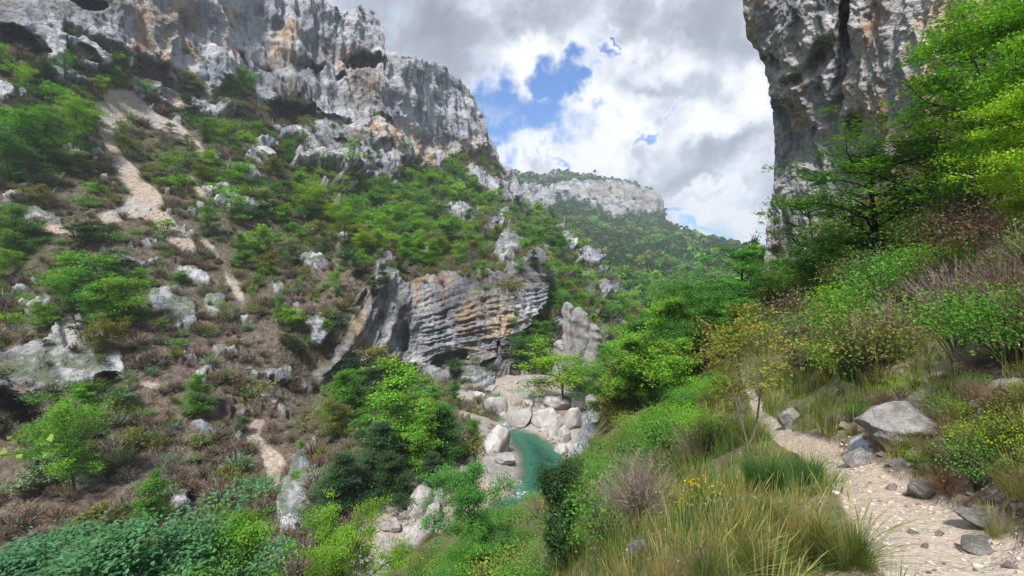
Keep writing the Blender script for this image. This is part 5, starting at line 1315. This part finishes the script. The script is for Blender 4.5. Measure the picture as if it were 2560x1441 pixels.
# twig with fresh leaves reaching in from the left edge
def sapling():
    tip = Vector(at(60, 1130, 2.6)); root = drop(tip[0] - 1.3, tip[1] - .3, tip[2]); e = link('sapling', None); e.location = root
    tag(e, 'fresh leaved twig reaching in from the left edge', 'sapling'); rng = np.random.default_rng(5)
    top = np.array(tip - root); st = np.array([[0, 0, -.1], [top[0] * .05, 0, top[2] * .5], [top[0] * .25, 0, top[2] * .92], [top[0] * .6, 0, top[2]], top, top + np.array([.22, 0, .05])])
    ln = [(st, np.array([.02, .016, .009, .006, .004, .002]))]; C = []
    for i in range(9):
        a = st[3] + (st[5] - st[3]) * rng.uniform(0, 1); b = a + rng.normal(size=3) * np.array([.06, .05, .05]); ln.append((np.array([a, (a + b) / 2, b]), [.003, .002, .001])); C += [b + rng.normal(size=3) * .03 for _ in range(5)]
    v, f = tubes(ln, 5); link('trunk', mesh_np('sapling_stem', v, f, M['bark_pale']), e)
    v, f, c = leaves(np.array(C), .055, rng, .6, .65); b = link('crown', mesh_np('sapling_leaves', v, f, M['leaf'], c, smooth_=False), e); b.color = (.22, .36, .06, 1)
sapling()
# a soaring bird under the clouds
def bird():
    V = np.array([[0, .35, 0], [0, -.45, .02], [-.12, 0, .02], [.12, 0, .02], [-.5, .12, .1], [-1.35, -.15, .12], [-.45, -.18, .05], [.5, .12, .1], [1.35, -.15, .12], [.45, -.18, .05], [0, 0, -.1], [-.12, -.7, 0], [.12, -.7, 0], [0, 0, .09]])
    Fq = [[0, 2, 10, 10], [0, 10, 3, 3], [2, 1, 10, 10], [1, 3, 10, 10], [0, 13, 2, 2], [0, 3, 13, 13], [2, 13, 1, 1], [13, 3, 1, 1], [2, 4, 6, 6], [4, 5, 6, 6], [3, 9, 7, 7], [7, 9, 8, 8], [1, 11, 12, 12]]
    m = D.meshes.new('bird'); m.from_pydata(V.tolist(), [], [list(dict.fromkeys(q)) for q in Fq]); mt, t = new_mat('dark_feathers'); finish(t, (.05, .045, .04), .8); m.materials.append(mt)
    o = link('bird', m); o.location = Vector(at(1287, 31, 160)); o.rotation_euler = (.1, .15, .5); o.scale = (.8, .8, .8); tag(o, 'dark bird soaring high below the grey clouds', 'bird')
bird()

# ================================================================== CAMERA, LIGHT, SKY
def camera():
    cd = D.cameras.new('camera'); cam = D.objects.new('camera', cd); COL.objects.link(cam)
    cd.sensor_width = 36; cd.lens = F / 2560 * 36; cd.clip_end = 30000; cd.clip_start = .05
    cam.rotation_euler = (math.pi / 2 - PITCH, 0, 0); SC.camera = cam
camera()
SUN_EL, SUN_AZ = 56.0, 198.0     # azimuth clockwise from +Y
def sunlight():
    l = D.lights.new('sun', 'SUN'); o = D.objects.new('sun', l); COL.objects.link(o)
    l.energy = 4.9; l.angle = math.radians(7); l.color = (1, .96, .9)
    az, el = math.radians(SUN_AZ), math.radians(SUN_EL)
    d = Vector((math.sin(az) * math.cos(el), math.cos(az) * math.cos(el), math.sin(el)))
    o.rotation_euler = d.to_track_quat('Z', 'Y').to_euler()
sunlight()
BLUE = [  # u, v, ru, rv, rot: holes in the cloud, as directions (x/y, z/y)
    (1300, 300, 125, 62, 10), (1240, 345, 75, 52, 0), (1400, 245, 85, 40, -35), (1465, 195, 90, 38, -50), (1560, 95, 36, 16, -20, .8), (1490, 160, 30, 36, 0), (1660, 285, 50, 10, -25, .5), (1620, 330, 40, 10, -25, .6),
    (1400, 405, 60, 9, 0, .6), (1700, 555, 36, 14, 0), (1800, 600, 80, 14, 0), (1870, 590, 60, 18, 0), (1960, 610, 60, 30, 0), (1200, 380, 30, 30, 0), (1440, 430, 20, 6, 0), (1590, 60, 14, 8, 0)]
WHITE = [  # bright cloud
    (1225, 262, 38, 16, 0, 1), (1430, 160, 110, 70, -45, .9), (1340, 390, 90, 40, -10, 1), (1520, 300, 90, 90, -60, 1), (1460, 380, 90, 40, -20, .9), (1650, 170, 90, 60, 0, .8), (1780, 330, 120, 50, -20, .8), (1200, 30, 60, 40, 30, .7),
    (1780, 490, 90, 20, -10, .9), (1820, 545, 90, 26, -10, .9), (1850, 230, 60, 80, 0, .8), (1280, 350, 10, 12, 0, .9), (1900, 420, 60, 26, 0, .5), (1600, 90, 40, 40, 0, .7), (1330, 210, 60, 20, 0, .7)]
GREY = [(1100, 80, 180, 110, 20, 1), (1350, 60, 130, 70, 0, .9), (1720, 70, 120, 60, 0, .8), (1780, 400, 130, 36, 0, 1), (1700, 440, 110, 40, 0, .9), (1870, 130, 60, 60, 0, .5), (1650, 230, 60, 30, -20, .5), (1560, 410, 80, 20, -10, .4)]
def sky():
    w = D.worlds.new('World'); SC.world = w; w.use_nodes = True
    t = NT(w.node_tree); w.node_tree.nodes.clear()
    st = t.node('ShaderNodeTexSky', sky_type='NISHITA'); st.sun_disc = False
    st.sun_elevation = math.radians(SUN_EL); st.sun_rotation = math.radians(SUN_AZ); st.air_density = 1.2; st.ozone_density = 3; st.dust_density = .3
    d = t.node('ShaderNodeTexCoord').outputs['Generated']
    s = t.node('ShaderNodeSeparateXYZ'); t.l.new(d, s.inputs[0])
    # world-fixed cloud deck: direction projected on a plane overhead for the cloud grain
    h = t.math('ADD', t.math('MAXIMUM', s.outputs[2], 0), .12)
    deck = t.node('ShaderNodeCombineXYZ', in_0=t.math('DIVIDE', s.outputs[0], h), in_1=t.math('DIVIDE', s.outputs[1], h)).outputs[0]
    yy = t.math('MAXIMUM', s.outputs[1], .05)
    uv = t.node('ShaderNodeCombineXYZ', in_0=t.math('DIVIDE', s.outputs[0], yy), in_1=t.math('DIVIDE', s.outputs[2], yy)).outputs[0]
    wn = t.vmath('SUBTRACT', t.noise(d, 5.0, 4, .6, color=True), (.5, .5, .5))
    wf = t.vmath('SUBTRACT', t.noise(d, 26.0, 3, .6, color=True), (.5, .5, .5))
    uvw = t.vmath('ADD', t.vmath('ADD', uv, t.vmath('SCALE', wn, scale=.34)), t.vmath('SCALE', wf, scale=.07))
    su = t.node('ShaderNodeSeparateXYZ'); t.l.new(uvw, su.inputs[0])
    def blobs(lst):
        tot = None
        for b in lst:
            cx, cy, rx, ry, rot = b[:5]; wgt = b[5] if len(b) > 5 else 1
            u0, v0 = ray(cx, cy); c_, s_ = math.cos(math.radians(-rot)), math.sin(math.radians(-rot))
            dx = t.math('SUBTRACT', su.outputs[0], float(u0)); dy = t.math('SUBTRACT', su.outputs[1], float(v0))
            a = t.math('MULTIPLY_ADD', dx, c_ * F / rx, t.math('MULTIPLY', dy, s_ * F / rx))
            e = t.math('MULTIPLY_ADD', dx, -s_ * F / ry, t.math('MULTIPLY', dy, c_ * F / ry))
            q = t.math('MULTIPLY_ADD', a, a, t.math('MULTIPLY', e, e))
            g = t.math('MULTIPLY', t.math('EXPONENT', t.math('MULTIPLY', q, -.9)), wgt)
            tot = g if tot is None else t.math('MAXIMUM', tot, g)
        return tot
    fr = t.step(s.outputs[1], .15, .4)
    n1 = t.noise(d, 7.0, 7, .6, .3); n2 = t.noise(deck, 1.1, 3, .6); n3 = t.noise(d, 14.0, 6, .65)
    hole = t.math('MULTIPLY', blobs(BLUE), fr)
    hole = t.math('ADD', hole, t.math('MULTIPLY', t.math('SUBTRACT', n3, .5), 1.5))
    behind = t.math('MULTIPLY', t.math('SUBTRACT', 1, fr), t.step(n2, .56, .64))
    hm = t.math('MAXIMUM', t.step(hole, .06, .85), behind)
    wt = t.math('SUBTRACT', blobs(WHITE), t.math('MULTIPLY', blobs(GREY), .85))
    wt = t.math('MULTIPLY', wt, fr)
    wt = t.math('ADD', wt, t.math('MULTIPLY', t.math('SUBTRACT', n1, .5), 2.4))
    wt = t.math('ADD', wt, t.math('MULTIPLY', t.math('SUBTRACT', n2, .5), .8))
    wt = t.math('SUBTRACT', wt, t.math('MULTIPLY', t.math('MAXIMUM', t.math('SUBTRACT', 1, fr), t.step(s.outputs[2], .58, .8)), .42))  # unseen cloud behind and overhead, greyed on purpose to weaken the ambient light
    # thin edges of the cloud next to the holes are bright
    wt = t.math('ADD', wt, t.math('MULTIPLY', t.step(hole, -.05, .4), .5))
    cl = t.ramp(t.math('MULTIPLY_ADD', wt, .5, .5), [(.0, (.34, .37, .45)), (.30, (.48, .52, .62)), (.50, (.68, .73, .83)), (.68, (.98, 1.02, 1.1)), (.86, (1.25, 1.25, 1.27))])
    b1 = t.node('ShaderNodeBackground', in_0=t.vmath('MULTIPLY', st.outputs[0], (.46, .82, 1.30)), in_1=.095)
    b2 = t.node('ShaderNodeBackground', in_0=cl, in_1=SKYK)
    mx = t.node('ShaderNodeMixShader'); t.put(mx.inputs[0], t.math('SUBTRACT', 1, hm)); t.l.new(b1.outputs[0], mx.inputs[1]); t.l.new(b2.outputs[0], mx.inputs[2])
    t.node('ShaderNodeOutputWorld', in_0=mx.outputs[0])
    w.cycles.sampling_method = 'MANUAL'; w.cycles.sample_map_resolution = 256
SKYK = .63
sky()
SC.view_settings.view_transform = 'Standard'; SC.view_settings.look = 'None'; SC.view_settings.exposure = 0.54; SC.view_settings.gamma = 1
SC.render.engine = 'CYCLES'
SC.cycles.use_denoising = True
SC.cycles.max_bounces = 5; SC.cycles.diffuse_bounces = 3; SC.cycles.glossy_bounces = 2; SC.cycles.transmission_bounces = 3; SC.cycles.transparent_max_bounces = 6

def haze():
    v = np.array([[x, y, z] for z in (-61.5, 420) for y in (-3000, 3100) for x in (-3000, 3000)], float)
    f = np.array([[0, 2, 3, 1], [4, 5, 7, 6], [0, 1, 5, 4], [2, 6, 7, 3], [0, 4, 6, 2], [1, 3, 7, 5]])
    m = D.materials.new('haze'); m.use_nodes = True; t = NT(m.node_tree); m.node_tree.nodes.clear()
    pv = t.node('ShaderNodeVolumePrincipled'); pv.inputs['Color'].default_value = (.78, .87, 1, 1); pv.inputs['Density'].default_value = .00024; pv.inputs['Anisotropy'].default_value = .2
    o_ = t.node('ShaderNodeOutputMaterial'); t.l.new(pv.outputs[0], o_.inputs['Volume'])
    o = link('haze', mesh_np('haze', v, f, m, smooth_=False)); tag(o, kind='stuff'); o['label'] = 'thin pale blue air over the gorge'
haze()
SC.cycles.volume_bounces = 1
